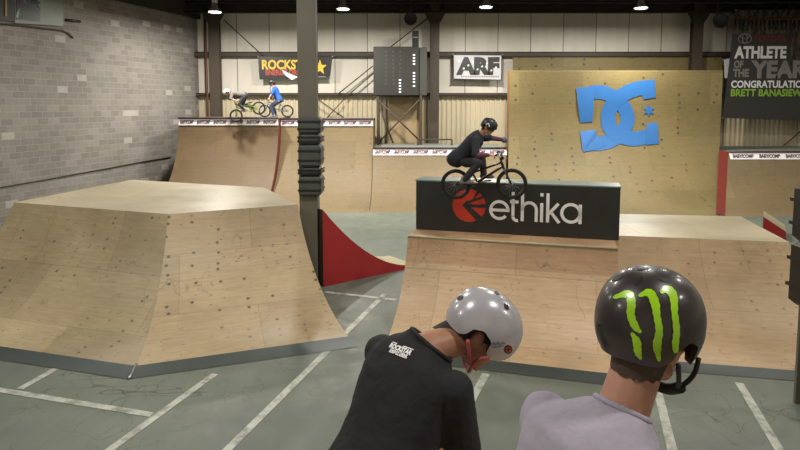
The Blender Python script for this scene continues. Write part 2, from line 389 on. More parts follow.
def empty(name, loc=(0, 0, 0)):
    o = bpy.data.objects.new(name, None); COL.objects.link(o); o.location = loc; o.empty_display_size = 0.1; return o
def tag(o, label, cat, group=None):
    o['label'] = label; o['category'] = cat
    if group: o['group'] = group
    return o
def thing(name, label, cat, loc=(0, 0, 0), group=None): return tag(empty(name, loc), label, cat, group)
def struct(o): o['kind'] = 'structure'; return o
def frame(o, right, up):
    r = V(right).normalized(); u = V(up); u = (u - r*u.dot(r)).normalized(); n = r.cross(u); o = V(o)
    return Matrix(((r.x, u.x, n.x, o.x), (r.y, u.y, n.y, o.y), (r.z, u.z, n.z, o.z), (0, 0, 0, 1)))
def remesh(mb, name, mat, parent, vox, it=6, fac=0.5, disp=0):
    t = mb.build('tmp'); t.data.materials.clear()
    rm = t.modifiers.new('r', 'REMESH'); rm.mode = 'VOXEL'; rm.voxel_size = vox; rm.use_smooth_shade = True
    sm = t.modifiers.new('s', 'SMOOTH'); sm.iterations = it; sm.factor = fac
    if disp:
        tx_ = bpy.data.textures.new('folds', 'CLOUDS'); tx_.noise_scale = .11; tx_.noise_depth = 2
        dm = t.modifiers.new('d', 'DISPLACE'); dm.texture = tx_; dm.strength = disp; dm.texture_coords = 'LOCAL'; dm.mid_level = .5
        s2 = t.modifiers.new('s2', 'SMOOTH'); s2.iterations = 4
    dg = bpy.context.evaluated_depsgraph_get(); me = bpy.data.meshes.new_from_object(t.evaluated_get(dg))
    bpy.data.objects.remove(t); me.name = name
    off = V((0, 0, 0)); gp = parent
    while gp is not None: off = off + gp.location; gp = gp.parent
    me.transform(Matrix.Translation(-off)); me.materials.clear(); me.materials.append(mat)
    for p in me.polygons: p.use_smooth = True; p.material_index = 0
    o = bpy.data.objects.new(name, me); COL.objects.link(o)
    if parent: o.parent = parent
    return o

# ------------------------------------------------------------------ the hall
b = MB(); b.quad((-17, -4, 0), (18, -4, 0), (18, 26.2, 0), (-17, 26.2, 0), M['floor'])
def fline(p0, p1, w=0.1):
    a, c = PF(*p0), PF(*p1); t = (c-a).normalized(); n = V((-t.y, t.x, 0))*w/2; z = V((0, 0, 0.004))
    b.quad(a-n+z, c-n+z, c+n+z, a+n+z, M['paint'])
for p0, p1 in (((96, 460), (215, 374)), ((205, 472), (385, 294)), ((-80, 377), (152, 415)), ((325, 292), (396, 300)), ((452, 436), (486, 374)),
               ((658, 392), (676, 465)), ((739, 383), (780, 451)), ((20, 389), (75, 358))): fline(p0, p1)
struct(b.build('floor'))
CZ = 7.95
b = MB(); b.quad((-17, -4, CZ), (-17, 26.2, CZ), (18, 26.2, CZ), (18, -4, CZ), M['dark']); struct(b.build('ceiling'))
# block wall (left)
b = MB(); a0, a1 = WP + WD*(-0.4), WP + WD*31; L = 31.4
b.quad(a1, a0, a0+V((0, 0, CZ)), a1+V((0, 0, CZ)), M['block'], [(0, 0), (L, 0), (L, CZ), (0, CZ)])
struct(b.build('wall_left'))
b = MB()
q0 = WP + WN*0.02 + V((0, 0, 7.3)); b.prism([q0, q0+WD*28, q0+WD*28+V((0, 0, 0.7)), q0+V((0, 0, 0.7))], WN*0.16, M['dark']); struct(b.build('trim_1'))
# sheet metal wall (back): smooth panels above, ribbed sheet below
b = MB(); ZG = 4.06; x0, x1 = -9.2, 18.0
b.quad((x0, 26, ZG), (x1, 26, ZG), (x1, 26, CZ), (x0, 26, CZ), M['panels'])
x = x0
while x < x1:
    for (xa, ya, xb, yb) in ((0, 0, .11, 0), (.11, 0, .13, .05), (.13, .05, .19, .05), (.19, .05, .21, 0)):
        b.quad((x+xa, 26-ya, 0), (x+xb, 26-yb, 0), (x+xb, 26-yb, ZG), (x+xa, 26-ya, ZG), M['corr'])
    x += .21
struct(b.build('wall_back'))
b = MB(); b.quad((17.5, 26.2, 0), (17.5, -4, 0), (17.5, -4, CZ), (17.5, 26.2, CZ), M['panels']); struct(b.build('wall_right'))
b = MB(); b.quad((18, -4, 0), (-17, -4, 0), (-17, -4, CZ), (18, -4, CZ), M['panels']); struct(b.build('wall_front'))
b = MB(); b.box((-9.0, 25.55, 7.58), (17.4, 25.98, CZ), M['dark']); struct(b.build('trim_2'))

def hbeam(name, label, z, hh, dy=25.72):
    o = thing(name, label, 'beam', (3, dy, z)); b = MB()
    b.box((-8.85, dy, z-hh), (17.3, dy+0.04, z+hh), M['steel']); b.box((-8.85, dy, z+hh-0.02), (17.3, dy+0.24, z+hh+.02), M['steel']); b.box((-8.85, dy, z-hh-.02), (17.3, dy+0.24, z-hh+.02), M['steel'])
    b.build('channel', o); return o
hbeam('wall_girt', 'long brown steel girt running along the back wall above the hanging banners', 5.78, 0.09)
hbeam('wall_girt', 'thin brown steel girt where smooth wall panels meet ribbed sheet', 4.05, 0.05, 25.74)

def icolumn(px, d, label, wpx=9):
    p = P(px, HOR, d); w = wpx/F*d/2
    o = thing('steel_column', label, 'column', (p.x, d, 0)); b = MB()
    b.box((p.x-w, d-.02, 0), (p.x+w, d+.02, CZ), M['steel'])
    b.box((p.x-.03, d+.02, 0), (p.x+.03, d+.25, CZ), M['steel']); b.box((p.x-w, d+.25, 0), (p.x+w, d+.28, CZ), M['steel'])
    b.build('shaft', o)
    g = MB(); g.prism([(p.x-w, d, 7.0), (p.x+w, d, 7.0), (p.x+w*2.6, d, 7.58), (p.x-w*2.6, d, 7.58)], (0, .03, 0), M['steel']); g.build('gusset_plate', o)
    g = MB(); g.box((p.x-w*1.5, d-.1, 0), (p.x+w*1.5, d+.35, .03), M['steel']); g.build('base_plate', o)
icolumn(215.5, 25.3, 'brown steel column beside the block wall corner', 10)
icolumn(434.5, 25.3, 'brown steel column between the dark cabinet tower and the white banner')
icolumn(695, 25.3, 'brown steel column rising above the tall wooden wall', 10)
# slim downpipe
p = P(207.5, HOR, 25.5); b = MB(); b.tube([(p.x, 25.5, 0), (p.x, 25.5, 7.6)], .05, M['pipe']); tag(b.build('wall_pipe'), 'thin dark red pipe running up the back wall near the block wall', 'pipe')
for lab, p0, p1 in (('diagonal steel rod above the yellow lettered banner', (224, 20), (262, 55)), ('diagonal steel rod behind the round hanging speaker near the cabinet', (428, 18), (384, 52)),
                    ('upper diagonal steel rod left of the dark cabinet', (338, 94), (373, 66)), ('lower diagonal steel rod left of the dark cabinet', (346, 97), (375, 72)),
                    ('diagonal steel rod crossing the ribbed sheet right of the grey column', (312, 95), (344, 118)), ('diagonal steel rod on the wall above the small ramp at far right', (776, 152), (802, 130)), ('diagonal steel rod rising right from the ribbed sheet beside the blue rider', (326, 119), (345, 98))):
    dd_ = 25.60 if p0[0] != 326 else 25.53
    b = MB(); b.tube([P(*p0, dd_), P(*p1, dd_)], .025, M['steel'], 6); tag(b.build('brace_rod'), lab, 'rod')
# roof trusses
def truss(d, zt, zb, label):
    o = thing('roof_truss', label, 'truss', (3, d, zb)); b = MB(); b.tube([(-9, d, zt), (17.2, d, zt)], .05, M['dark'], 6); b.build('top_chord', o)
    b = MB(); b.tube([(-9, d, zb), (17.2, d, zb)], .05, M['dark'], 6); b.build('bottom_chord', o)
    b = MB(); n = 44; pts = [(-9+26.2*i/n, d, zb if i % 2 else zt) for i in range(n+1)]
    for i in range(n): b.tube([pts[i], pts[i+1]], .022, M['dark'], 5)
    b.build('web', o)
truss(25.0, 7.85, 7.45, 'dark open web roof truss along the top of the back wall')
# light fittings
def bay(px, py, d, label):
    p = P(px, py, d); o = thing('high_bay_light', label, 'ceiling light', tuple(p), 'hanging bell lights')
    X = Matrix.Translation(p)
    b = MB(); b.lathe([(.06, .36), (.09, .34), (.11, .2), (.2, .08), (.25, 0), (.235, 0), (.19, .07), (.1, .19), (0, .19)], M['bell'], X); b.build('reflector', o)
    b = MB(); b.lathe([(.0, .02), (.12, .01), (.235, .03), (.2, .055), (0, .05)], M['lens'], X); b.build('lens', o)
    b = MB(); b.lathe([(0, .36), (.1, .36), (.1, .58), (0, .58)], M['bell'], X, 16); b.build('ballast', o)
    b = MB(); b.tube([p+V((0, 0, .58)), V((p.x, p.y, CZ-.01))], .02, M['black'], 6); b.build('hook', o)
    return p
bays = [bay(215, 13, 21.5, 'lit bell light hanging nearest the block wall'), bay(343, 10, 21.5, 'lit bell light hanging just right of the grey padded column'),
        bay(486, 8, 21.5, 'lit bell light hanging above the white lettered banner'), bay(641, 9, 21.5, 'lit bell light hanging above the blue emblem wall')]
def lamp(loc, pw, size=.46, spread=math.pi, col=(1, .95, .86)):
    l = bpy.data.lights.new('bay_lamp', 'AREA'); l.shape = 'DISK'; l.size = size; l.energy = pw; l.color = col; l.spread = spread
    o = bpy.data.objects.new('bay_lamp', l); COL.objects.link(o); o.location = loc
PWR = 330
for p in bays: lamp(p + V((0, 0, -.03)), PWR*1.6)
for y in (15.0, 8.0, 1.0):
    for x in (-8.0, -2.5, 3.2, 9.0): lamp((x, y, 7.2), PWR*{15.0: .50, 8.0: .50, 1.0: .42}[y])
lamp((15, 18, 7.2), PWR*.5)

# ------------------------------------------------------------------ ramps
def curve_z(h, L, t):
    R = (h*h + L*L)/(2*h); return R - math.sqrt(max(0, R*R - ((1-t)*L)**2))
def arc_t(h, L, i, n):
    R = (h*h+L*L)/(2*h); th = math.asin(min(1, L/R)); return 1 - min(1, R/L*math.sin(th*(1-i/n))) if i else 0.0
def face(mb, la, lb, ta, tb, h, m, n=18, t0=0.0, t1=1.0, up=0.0, nu=6):
    la, lb, ta, tb = [V((q[0], q[1], 0)) for q in (la, lb, ta, tb)]
    L = ((ta-la).length + (tb-lb).length)/2; R = (h*h+L*L)/(2*h)
    vs, uv = [], []
    for i in range(n+1):
        t = arc_t(h, L, i, n) if t0 == 0 else t0+(t1-t0)*i/n; z = curve_z(h, L, t); arc = R*math.asin(min(1, (1-t)*L/R))
        for j in range(nu+1):
            s = j/nu; q = la.lerp(lb, s).lerp(ta.lerp(tb, s), t); vs.append(V((q.x, q.y, z+up)))
            wdt = (la.lerp(ta, t) - lb.lerp(tb, t)).length; uv.append(((s-.5)*wdt, arc))
    fs = []
    for i in range(n):
        for j in range(nu): a = i*(nu+1)+j; fs.append((a, a+nu+1, a+nu+2, a+1))
    mb.add(vs, fs, m, uv, smooth=True)
def side(mb, l, t, h, m, n=18, ext=None):
    """vertical end panel under the curve from lip point l to toe point t"""
    l, t = V((l[0], l[1], 0)), V((t[0], t[1], 0)); L = (t-l).length
    top = []
    for i in range(n+1): w_ = arc_t(h, L, i, n); q = l.lerp(t, w_); top.append(V((q.x, q.y, curve_z(h, L, w_))))
    for i in range(n):
        a, c = top[i], top[i+1]; mb.quad((a.x, a.y, 0), (c.x, c.y, 0), c, a, m)

# big left ramp box
HL = 1.7
lipL, lipC, lipR = (-7.56, 11.44), (-4.06, 10.19), (-1.96, 11.2)
toeL, toeC, toeR = (-8.75, 8.93), (-3.57, 7.48), (-.62, 8.53)
bR, bL, toeBL = (-3.13, 13.5), (-6.84, 14.95), (-9.6, 15.6)
o = thing('funbox_ramp', 'large plywood ramp box with a pale flat top and curved faces meeting at a hip', 'ramp', (-4.5, 11, 0))
b = MB(); face(b, lipL, lipC, toeL, toeC, HL, M['plyA']); b.build('curved_face', o)
b = MB(); face(b, lipC, lipR, toeC, toeR, HL, M['plyA2']); b.build('curved_face', o)
b = MB(); face(b, bL, lipL, toeBL, toeL, HL, M['plyA']); b.build('curved_face', o)
b = MB(); b.prism([V((q[0], q[1], HL)) for q in (lipL, lipC, lipR, bR, bL)], (0, 0, -.03), M['plyDeck'])
b.build('deck', o)
b = MB(); side(b, lipR, toeR, HL-.01, M['plyA'])
for p0, p1 in ((lipR, bR), (bR, bL)): b.quad((*p0, 0), (*p1, 0), (*p1, HL-.02), (*p0, HL-.02), M['plyA'])
b.quad((*bL, 0), (*toeBL, 0), (*toeBL, .02), (*bL, HL-.02), M['plyA']); b.build('side_panel', o)
for a, c, e, g in ((lipL, lipC, toeL, toeC), (lipC, lipR, toeC, toeR)):
    b = MB(); face(b, a, c, e, g, HL, M['toe'], 6, .87, 1.0, .006); tp = b.build('toe_plate', o); tp['label'] = 'grey steel plate along the foot of the face'
b = MB()
def hip(t): 
    z = curve_z(HL, (V(toeC)-V(lipC)).length, t); q = V(lipC).lerp(V(toeC), t); return V((q.x, q.y, z+.012))
b.tube([hip(.86+.14*i/5) for i in range(6)], .022, M['chrome'], 6); b.build('hip_strip', o)['label'] = 'bright metal strip over the plate joint'

# centre quarter ramp
HC = 1.4; LC = 1.75
u = V((3.22, -.88)).normalized(); nC = V((u.y, -u.x))
cl = V((.133, 9.83)); cr = V((3.36, 8.945)); tl, tr = cl+nC*LC, cr+nC*LC
back = -nC
o = thing('quarter_ramp', 'plywood quarter ramp in front of the black lettered ledge', 'ramp', (1.8, 8.8, 0))
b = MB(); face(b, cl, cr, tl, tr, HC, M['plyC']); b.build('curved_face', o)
db_l, db_r = cl+back*1.15, cr+back*1.15
b = MB(); b.prism([V((q.x, q.y, HC)) for q in (cl, cr, db_r, db_l)], (0, 0, -.03), M['plyC']); b.build('deck', o)
b = MB(); side(b, cl, tl, HC-.01, M['plyC']); b.build('side_panel', o); b = MB(); side(b, cr, tr, HC-.01, M['plyC'])
for p0, p1 in ((cr, db_r), (db_r, db_l), (db_l, cl)): b.quad((*p0, 0), (*p1, 0), (*p1, HC-.02), (*p0, HC-.02), M['plyC'])
b.build('side_panel', o)
b = MB(); face(b, cl, cr, tl, tr, HC, M['toe'], 6, .83, 1.0, .006); b.build('toe_plate', o)['label'] = 'grey steel plate along the foot of the face'
b = MB(); b.tube([(cl.x, cl.y, HC-.01), (cr.x, cr.y, HC-.01)], .022, M['plyDeck'], 8); b.build('lip_edge', o)

# lettered ledge box on the deck
la, lb = V((.285, 10.33, HC+.004)), V((3.56, 9.44, HC+.004)); ud = (lb-la).normalized(); nb = V((-ud.y, ud.x, 0))*.5
HLg = .865; LW = (lb-la).length
X = frame(la, ud, (0, 0, 1))
o = thing('grind_ledge', 'long black ledge box with white lettering and red round emblem', 'ledge', tuple(la+(lb-la)*.5))
b = MB(); up = V((0, 0, HLg))
b.quad(la, lb, lb+up, la+up, M['ledge']); b.quad(lb, lb+nb, lb+nb+up, lb+up, M['ledge']); b.quad(lb+nb, la+nb, la+nb+up, lb+nb+up, M['ledge']); b.quad(la+nb, la, la+up, la+nb+up, M['ledge'])
# word: strokes drawn in the front plane. pixel -> plane
def lp(px, py):
    r = ray(px, py); n = X.col[2].to_3d(); t = (la-O).dot(n)/r.dot(n); q = X.inverted() @ (O + r*t); return (q.x, q.y)
def arc(cx, cy, rx, ry, a0, a1, n=20, X2=None):
    return [(cx+rx*math.cos(math.radians(a0+(a1-a0)*i/n)), cy+ry*math.sin(math.radians(a0+(a1-a0)*i/n))) for i in range(n+1)]
bx, by = lp(489, 219.5); ex, ey = lp(581, 224)
SW = .052; sc = (ex-bx)/92*1.0       # metres per pixel along the word
xh = 21*sc; R_ = 10.5*sc; yc = by + R_
W_ = M['white']; Z_ = .004
def st(p, closed=False): b.stroke(p, SW, X, W_, Z_, closed)
r = R_-SW/2; s0 = bx
cx = s0+R_; st(arc(cx, yc, r, r, 0, 318, 28)); st([(cx-r, yc), (cx+r+SW/2, yc)])             # e
x_ = s0+24.5*sc; st([(x_, by+30*sc), (x_, by+5*sc)]); st(arc(x_+4.5*sc, by+4.5*sc, 4.5*sc, 4.2*sc, 180, 280, 8)); st([(x_-3*sc, by+xh-.02), (x_+5.5*sc, by+xh-.02)])  # t
x_ = s0+34*sc; st([(x_, by), (x_, by+30*sc)]); st([(x_, by+11*sc)]+arc(x_+7*sc, by+12.5*sc, 7*sc, 7*sc, 180, 0, 12)+[(x_+14*sc, by)])   # h
x_ = s0+53.3*sc; st([(x_, by), (x_, by+xh-.02)]); st([(x_, by+26.5*sc), (x_, by+30*sc)])                # i
x_ = s0+59.3*sc; st([(x_, by), (x_, by+30*sc)]); st([(x_+.01, by+8.5*sc), (x_+10.5*sc, by+xh-.02)]); st([(x_+3*sc, by+11*sc), (x_+11.5*sc, by)])  # k
cx = s0+82*sc; st(arc(cx, yc, r, r, 0, 360, 28)); st([(cx+r, by), (cx+r, by+xh-.02)])             # a
# emblem: red disc broken by a black arrow shape
ecx, ecy = lp(469, 205.5); er = .29; ER = M['logored']
def sect(a0, a1, r0=0.0, r1=er, n=12):
    o_ = arc(ecx, ecy, r1, r1, a0, a1, n); i_ = arc(ecx, ecy, r0, r0, a1, a0, n) if r0 > 0 else [(ecx, ecy)]
    pts = o_ + i_; b.add([X @ V((q[0], q[1], .004)) for q in pts], [tuple(range(len(pts)))], ER)
def poly2(pts, m, z=.004): b.add([X @ V((ecx+q[0], ecy+q[1], z)) for q in pts], [tuple(range(len(pts)))], m)
sect(62, 300); sect(320, 357); sect(8, 52)
poly2([(-.09, .06), (.32, .20), (.32, .17), (-.02, .03)], M['ledge'], .006); poly2([(-.12, -.0), (-.06, .055), (.24, -.25), (.16, -.29)], M['ledge'], .006)
poly2([(-.05, .03), (.0, -.03), (.32, -.03), (.32, .02)], M['ledge'], .006)
b.build('box_body', o)
b = MB(); e = V((0, 0, .02)); ov = ud*.01
b.prism([la+up-ov, lb+up+ov, lb+nb+up+ov, la+nb+up-ov], e, M['ledgetop']); b.build('top_board', o)

# right bank
nR = V((-.174, -.985)); LR = 2.05
rl, rr = V((3.635, 9.83)), V((6.27, 9.34)); trl, trr = V((3.09, 7.83)), V((6.3, 7.22))
o = thing('bank_ramp', 'plywood ramp with a wide pale deck right of the black ledge', 'ramp', (5, 9.5, 0))
b = MB(); face(b, rl, rr, trl, trr, HC, M['plyR']); b.build('curved_face', o)
kL, kR = V((4.2, 11.85)), V((6.75, 11.55))
b = MB(); b.prism([V((q.x, q.y, HC)) for q in (V((3.66, 9.83)), rr, kR, kL)], (0, 0, -.03), M['plyDeck']); b.build('deck', o)
b = MB(); side(b, rl, trl, HC-.01, M['plyR']); b.build('side_panel', o); b = MB(); side(b, rr, trr, HC-.01, M['plyR'])
for p0, p1 in ((rr, kR), (kR, kL), (kL, V((3.66, 9.83)))): b.quad((*p0, 0), (*p1, 0), (*p1, HC-.02), (*p0, HC-.02), M['plyR'])
b.build('side_panel', o)
b = MB(); face(b, rl, rr, trl, trr, HC, M['toe'], 6, .86, 1.0, .006); b.build('toe_plate', o)['label'] = 'grey steel plate along the foot of the face'

# red sided kicker between the near ramps
def kicker(name, label, foot, direc, wdir, L, h0, h1, W, n=14, pw=1.9, dk=None):
    foot, direc, wdir = V(foot), V(direc).normalized(), V(wdir).normalized()
    o = thing(name, label, 'ramp', tuple(foot)); top = []
    for i in range(n+1):
        t = i/n; z = h1 + (h0-h1)*(1-t)**pw; top.append(foot + direc*L*t + V((0, 0, z)))
    b = MB()
    for k, w in enumerate((V((0, 0, 0)), wdir*W)):
        b = MB()
        for i in range(n):
            a, c = top[i]+w, top[i+1]+w; q = [V((a.x, a.y, 0)), V((c.x, c.y, 0)), c, a]
            b.add(q if k == 0 else q[::-1], [(0, 1, 2, 3)], M['red'])
        b.build('side_panel', o)['label'] = 'red painted side'
    b = MB(); 
    for i in range(n): b.quad(top[i]+V((0, 0, .004)), top[i+1]+V((0, 0, .004)), top[i+1]+wdir*W+V((0, 0, .004)), top[i]+wdir*W+V((0, 0, .004)), M['plyDeck'])
    a = top[0]; b.quad((a.x, a.y, 0), a, a+wdir*W, V((a.x, a.y, 0))+wdir*W, M['steel'])  # end wall coloured dark brown to stand in for the column's shadow side
    b.build('riding_surface', o)
kicker('kicker_ramp', 'small curved ramp with a bright red side behind the grey padded column', PF(323.5, 287), (1.54, 1.2, 0), (-.61, .79, 0), 2.35, 1.55, .06, .95)
kp = P(763, 226, 15.5)
kicker('kicker_ramp', 'low ramp with a short red side behind the pale deck at far right', (kp.x, 15.5, 0), (1, -.05, 0), (.615, 1, 0), .6, .63, .24, 1.1, 14, 1.0)

# far ramps
def coping_band(o, x0, x1, y, z, reps, L):
    R = (z*z+L*L)/(2*z); sl = math.sqrt(max(1e-6, R*R-L*L))/L; dn = .27*sl*1.0
    b = MB(); b.quad((x0, y-dn, z-.27), (x1, y-dn, z-.27), (x1, y, z-.01), (x0, y, z-.01), M['white']); upv = (0, dn, .26)
    st_ = (x1-x0)/reps
    for i in range(reps):
        b.text('BABY/COMP', .19, frame((x0+st_*(i+.1), y-.012-dn*.76, z-.205), (1, 0, 0), upv), M['plum'], .008, .3, width=st_*.8)
    b.build('lettered_band', o)['label'] = 'white strip with repeated dark lettering under the lip'
    b = MB(); b.tube([(x0, y-.02, z), (x1, y-.02, z)], .035, M['coping'], 8); b.build('coping', o)
def farq(label, x0, x1, lip, toe, h, m, reps, deckto=25.15, sideL=None, sideR=None, x0t=None, x1t=None, noL=False):
    x0t = x0 if x0t is None else x0t; x1t = x1 if x1t is None else x1t
    o = thing('quarter_ramp', label, 'ramp', ((x0+x1)/2, lip, 0))
    b = MB(); face(b, (x0, lip), (x1, lip), (x0t, toe), (x1t, toe), h, m, 20); b.build('curved_face', o)
    b = MB(); b.prism([(x0, lip+.02, h), (x1, lip+.02, h), (x1, deckto, h), (x0, deckto, h)], (0, 0, -.05), M['greyboard']); b.build('deck', o)
    for xx, xt, mm in ((x0, x0t, sideL), (x1, x1t, sideR)):
        b = MB(); side(b, (xx, lip), (xt, toe), h-.01, mm or m, 20); b.quad((xx, lip, 0), (xx, deckto, 0), (xx, deckto, h-.01), (xx, lip, curve_z(h-.01, math.hypot(xt-xx, toe-lip), 0)), mm or m); sp_ = b.build('side_panel', o)
        if mm: sp_['label'] = 'dark red painted side'
    coping_band(o, x0, x1, lip-.045, h, reps, lip-toe)
    return o
xa = P(180, 118, 22.7).x; xm = P(279, 118, 22.7).x; xb = P(373, 118, 23).x
farq('tall brown quarter ramp nearest the block wall with a red right edge', xa, xm, 22.6, 19.2, 3.1, M['plyF2'], 6, sideR=M['maroon'])
farq('tall tan quarter ramp behind the grey padded column', xm+.02, xb, 23.0, 19.6, 3.06, M['plyF'], 6)
xd = P(507, 150, 22.4).x
farq('lower tan quarter ramp below the dark cabinet tower', xb+.02, xd, 22.6, 19.6, 1.96, M['plyF'], 7, x1t=P(507, 150, 19.6).x)
xe = P(728, 152, 22.0).x
o = farq('lower tan quarter ramp at far right with a red left edge', xe, 17.2, 22.0, 18.9, 1.86, M['plyF'], 5, x0t=P(728, 150, 18.9).x)
b = MB(); rows = []
for i in range(21):
    t = i/20; y_ = 22.0+(18.9-22.0)*t; z_ = curve_z(1.86, 3.1, t); rows.append((V((P(728.3, 150, y_).x-.01, y_-.01, z_+.01)), V((P(719, 150, y_+.28).x, y_+.28, z_+.04))))
for (a, c), (e, g) in zip(rows, rows[1:]): b.quad(a, c, g, e, M['maroon'])
b.build('edge_panel', o)['label'] = 'dark red painted edge board'
# tall wall ride with blue emblem
o = thing('wall_ride', 'tall plywood riding wall with a large blue painted emblem', 'ramp', ((xd+xe)/2, 22.8, 0))
prof = []
Rw = 3.5; yv = 22.75
for i in range(19):
    a = math.pi/2*i/18; prof.append((yv - Rw + Rw*math.sin(a), Rw - Rw*math.cos(a)))
prof.append((yv, 4.2)); prof.append((yv, 4.92))
prof = [(17.2, 0.012)] + prof
b = MB(); wx0 = xd+.03; wxa = lambda y: P(508.5, 150, y).x; wxb = lambda y: P(719.3, 150, y).x; vs, uv = [], []; arcl = 0
for i, (y_, z_) in enumerate(prof):
    if i: arcl += math.hypot(y_-prof[i-1][0], z_-prof[i-1][1])
    for j in range(9): xx = wxa(y_)+(wxb(y_)-wxa(y_))*j/8; vs.append((xx, y_, z_)); uv.append((xx, arcl))
fs = [(i*9+j, i*9+j+1, i*9+10+j, i*9+9+j) for i in range(len(prof)-1) for j in range(8)]
b.add(vs, fs, M['plyW'], uv, True)
wl, wr = wxa(yv), wxb(yv); b.quad((wl, yv, 4.92), (wr, yv, 4.92), (wr, yv+.12, 4.92), (wl, yv+.12, 4.92), M['plyDeck'])
bvh = BVHTree.FromPolygons([V(v) for v in vs], fs)
def hitp(px, py, off=.012, tree=None):
    r = ray(px, py).normalized(); loc, nrm, *_ = (tree or bvh).ray_cast(O, r)
    if loc is None: return None
    if nrm.dot(r) > 0: nrm = -nrm
    return loc + nrm*off
def decal_ribbon(mb, pts, ws, m, tree, off=.012, sub=5):
    """ribbon through pixel points, laid on a surface"""
    dense, dw = [], []
    for i in range(len(pts)-1):
        for k in range(sub): t = k/sub; dense.append(V(pts[i]).lerp(V(pts[i+1]), t)); dw.append(ws[i]+(ws[i+1]-ws[i])*t)
    dense.append(V(pts[-1])); dw.append(ws[-1]); rows = []
    for i, p in enumerate(dense):
        a = dense[max(0, i-1)]; c = dense[min(len(dense)-1, i+1)]; t = (c-a).normalized(); n = V((-t.y, t.x))
        row = [hitp(*(p + n*dw[i]*(k/4-.5)), off, tree) for k in range(5)]
        if all(q is not None for q in row): rows.append(row)
    vs = [q for r_ in rows for q in r_]
    fs = [(i*5+k, i*5+k+1, i*5+6+k, i*5+5+k) for i in range(len(rows)-1) for k in range(4)]
    mb.add(vs, fs, m, smooth=True)
def decal_poly(mb, pts, m, tree, off=.012):
    q = [hitp(*p, off, tree) for p in pts]; q = [x for x in q if x is not None]
    if len(q) >= 3: mb.add(q, [tuple(range(len(q)))], m)
def dz(X, Y): return (540+X/3.75, 60+Y/3.75)
def cr_spline(pts, n=5):
    pts = [V(p) for p in pts]; out = []
    for i in range(len(pts)-1):
        p0, p1, p2, p3 = pts[max(0, i-1)], pts[i], pts[i+1], pts[min(len(pts)-1, i+2)]
        for k in range(n):
            t = k/n; out.append(.5*((2*p1) + (p2-p0)*t + (2*p0-5*p1+4*p2-p3)*t*t + (3*p1-p0-3*p2+p3)*t**3))
    out.append(pts[-1]); return out
D_ = cr_spline([dz(*p) for p in ((185, 123), (235, 122), (285, 146), (320, 188), (327, 232), (303, 278), (258, 306), (205, 316))])
C_ = cr_spline([dz(*p) for p in ((420, 106), (372, 106), (318, 126), (276, 160), (255, 208), (264, 258), (302, 286), (356, 296), (420, 282))])
decal_ribbon(b, D_, [52/3.75]*len(D_), M['blue'], None, .015, 1); decal_ribbon(b, C_, [54/3.75]*len(C_), M['blue'], None, .018, 1)
for pl in (((135, 105), (205, 98), (196, 232), (150, 235)), ((150, 268), (208, 262), (214, 288), (250, 320), (215, 338), (160, 345)), ((372, 80), (428, 72), (433, 140), (386, 148)), ((400, 238), (440, 235), (445, 314), (395, 320))):
    decal_poly(b, [dz(*p) for p in pl], M['blue'], None, .021)
stp = [dz(407+(24 if k % 2 else 11)*math.cos(math.pi*k/6), 190+(24 if k % 2 else 11)*math.sin(math.pi*k/6)) for k in range(12)]
decal_poly(b, stp, M['blue'], None, .021)
b.build('riding_face', o)
b = MB()
for i in range(len(prof)-1):
    (ya, za), (yb, zb_) = prof[i], prof[i+1]
    b.quad((wxa(ya), ya, 0), (wxa(yb), yb, 0), (wxa(yb), yb, zb_), (wxa(ya), ya, za), M['ochre'])
b.quad((wl, yv, 0), (wl-.06, yv+.12, 0), (wl-.06, yv+.12, 4.92), (wl, yv, 4.92), M['ochre']); b.build('side_panel', o)
b = MB(); q0, q1 = P(513, 70, 25.62), P(722, 70, 25.62); b.box((q0.x, 25.62, .05), (q1.x, 25.68, P(600, 57.5, 25.62).z), M['plyW'])

tag(b.build('backing_board'), 'plywood board against the wall, showing above the tall riding wall', 'board')

# ------------------------------------------------------------------ padded columns
def padcol(label, px0, px1, d, pads, pl, pr, m):
    a, c = P(px0, HOR, d).x, P(px1, HOR, d).x; xm_ = (a+c)/2; w = c-a
    o = thing('padded_column', label, 'column', (xm_, d+w/2, 0))
    b = MB(); t = .04
    b.box((a, d, 0), (c, d+t, CZ), M['colm']); b.box((xm_-.02, d+t, 0), (xm_+.02, d+w-t, CZ), M['colm']); b.box((a, d+w-t, 0), (c, d+w, CZ), M['colm'])
    b.box((c-.05, d+.002, 0), (c, d+w-.002, CZ), M['colm'])
    b.build('shaft', o)
    for (y0, y1) in pads:
        z1, z0 = P(px0, y0, d).z, P(px0, y1, d).z; b = MB()
        b.box((a-pl, d-.1, z0), (c+pr, d+w+.1, z1), m, .05)
        pd = b.build('pad', o); s = MB()
        for zz in (z0+(z1-z0)*.3, z0+(z1-z0)*.72): s.box((a-pl-.008, d-.108, zz-.02), (c+pr+.008, d+w+.108, zz+.02), M['vinyl'])
        s.build('strap', pd)
padcol('tall grey steel column with dark pads strapped round it beside the ramp box', 298, 316, 11.5, [(117, 134), (134.5, 144), (144.5, 167), (168, 175), (175.5, 196)], .0, .09, M['pad'])
padcol('column with dark pads cut off by the right picture edge', 829, 855, 6.6, [(188, 246), (247, 312)], .1, .1, M['vinyl'])

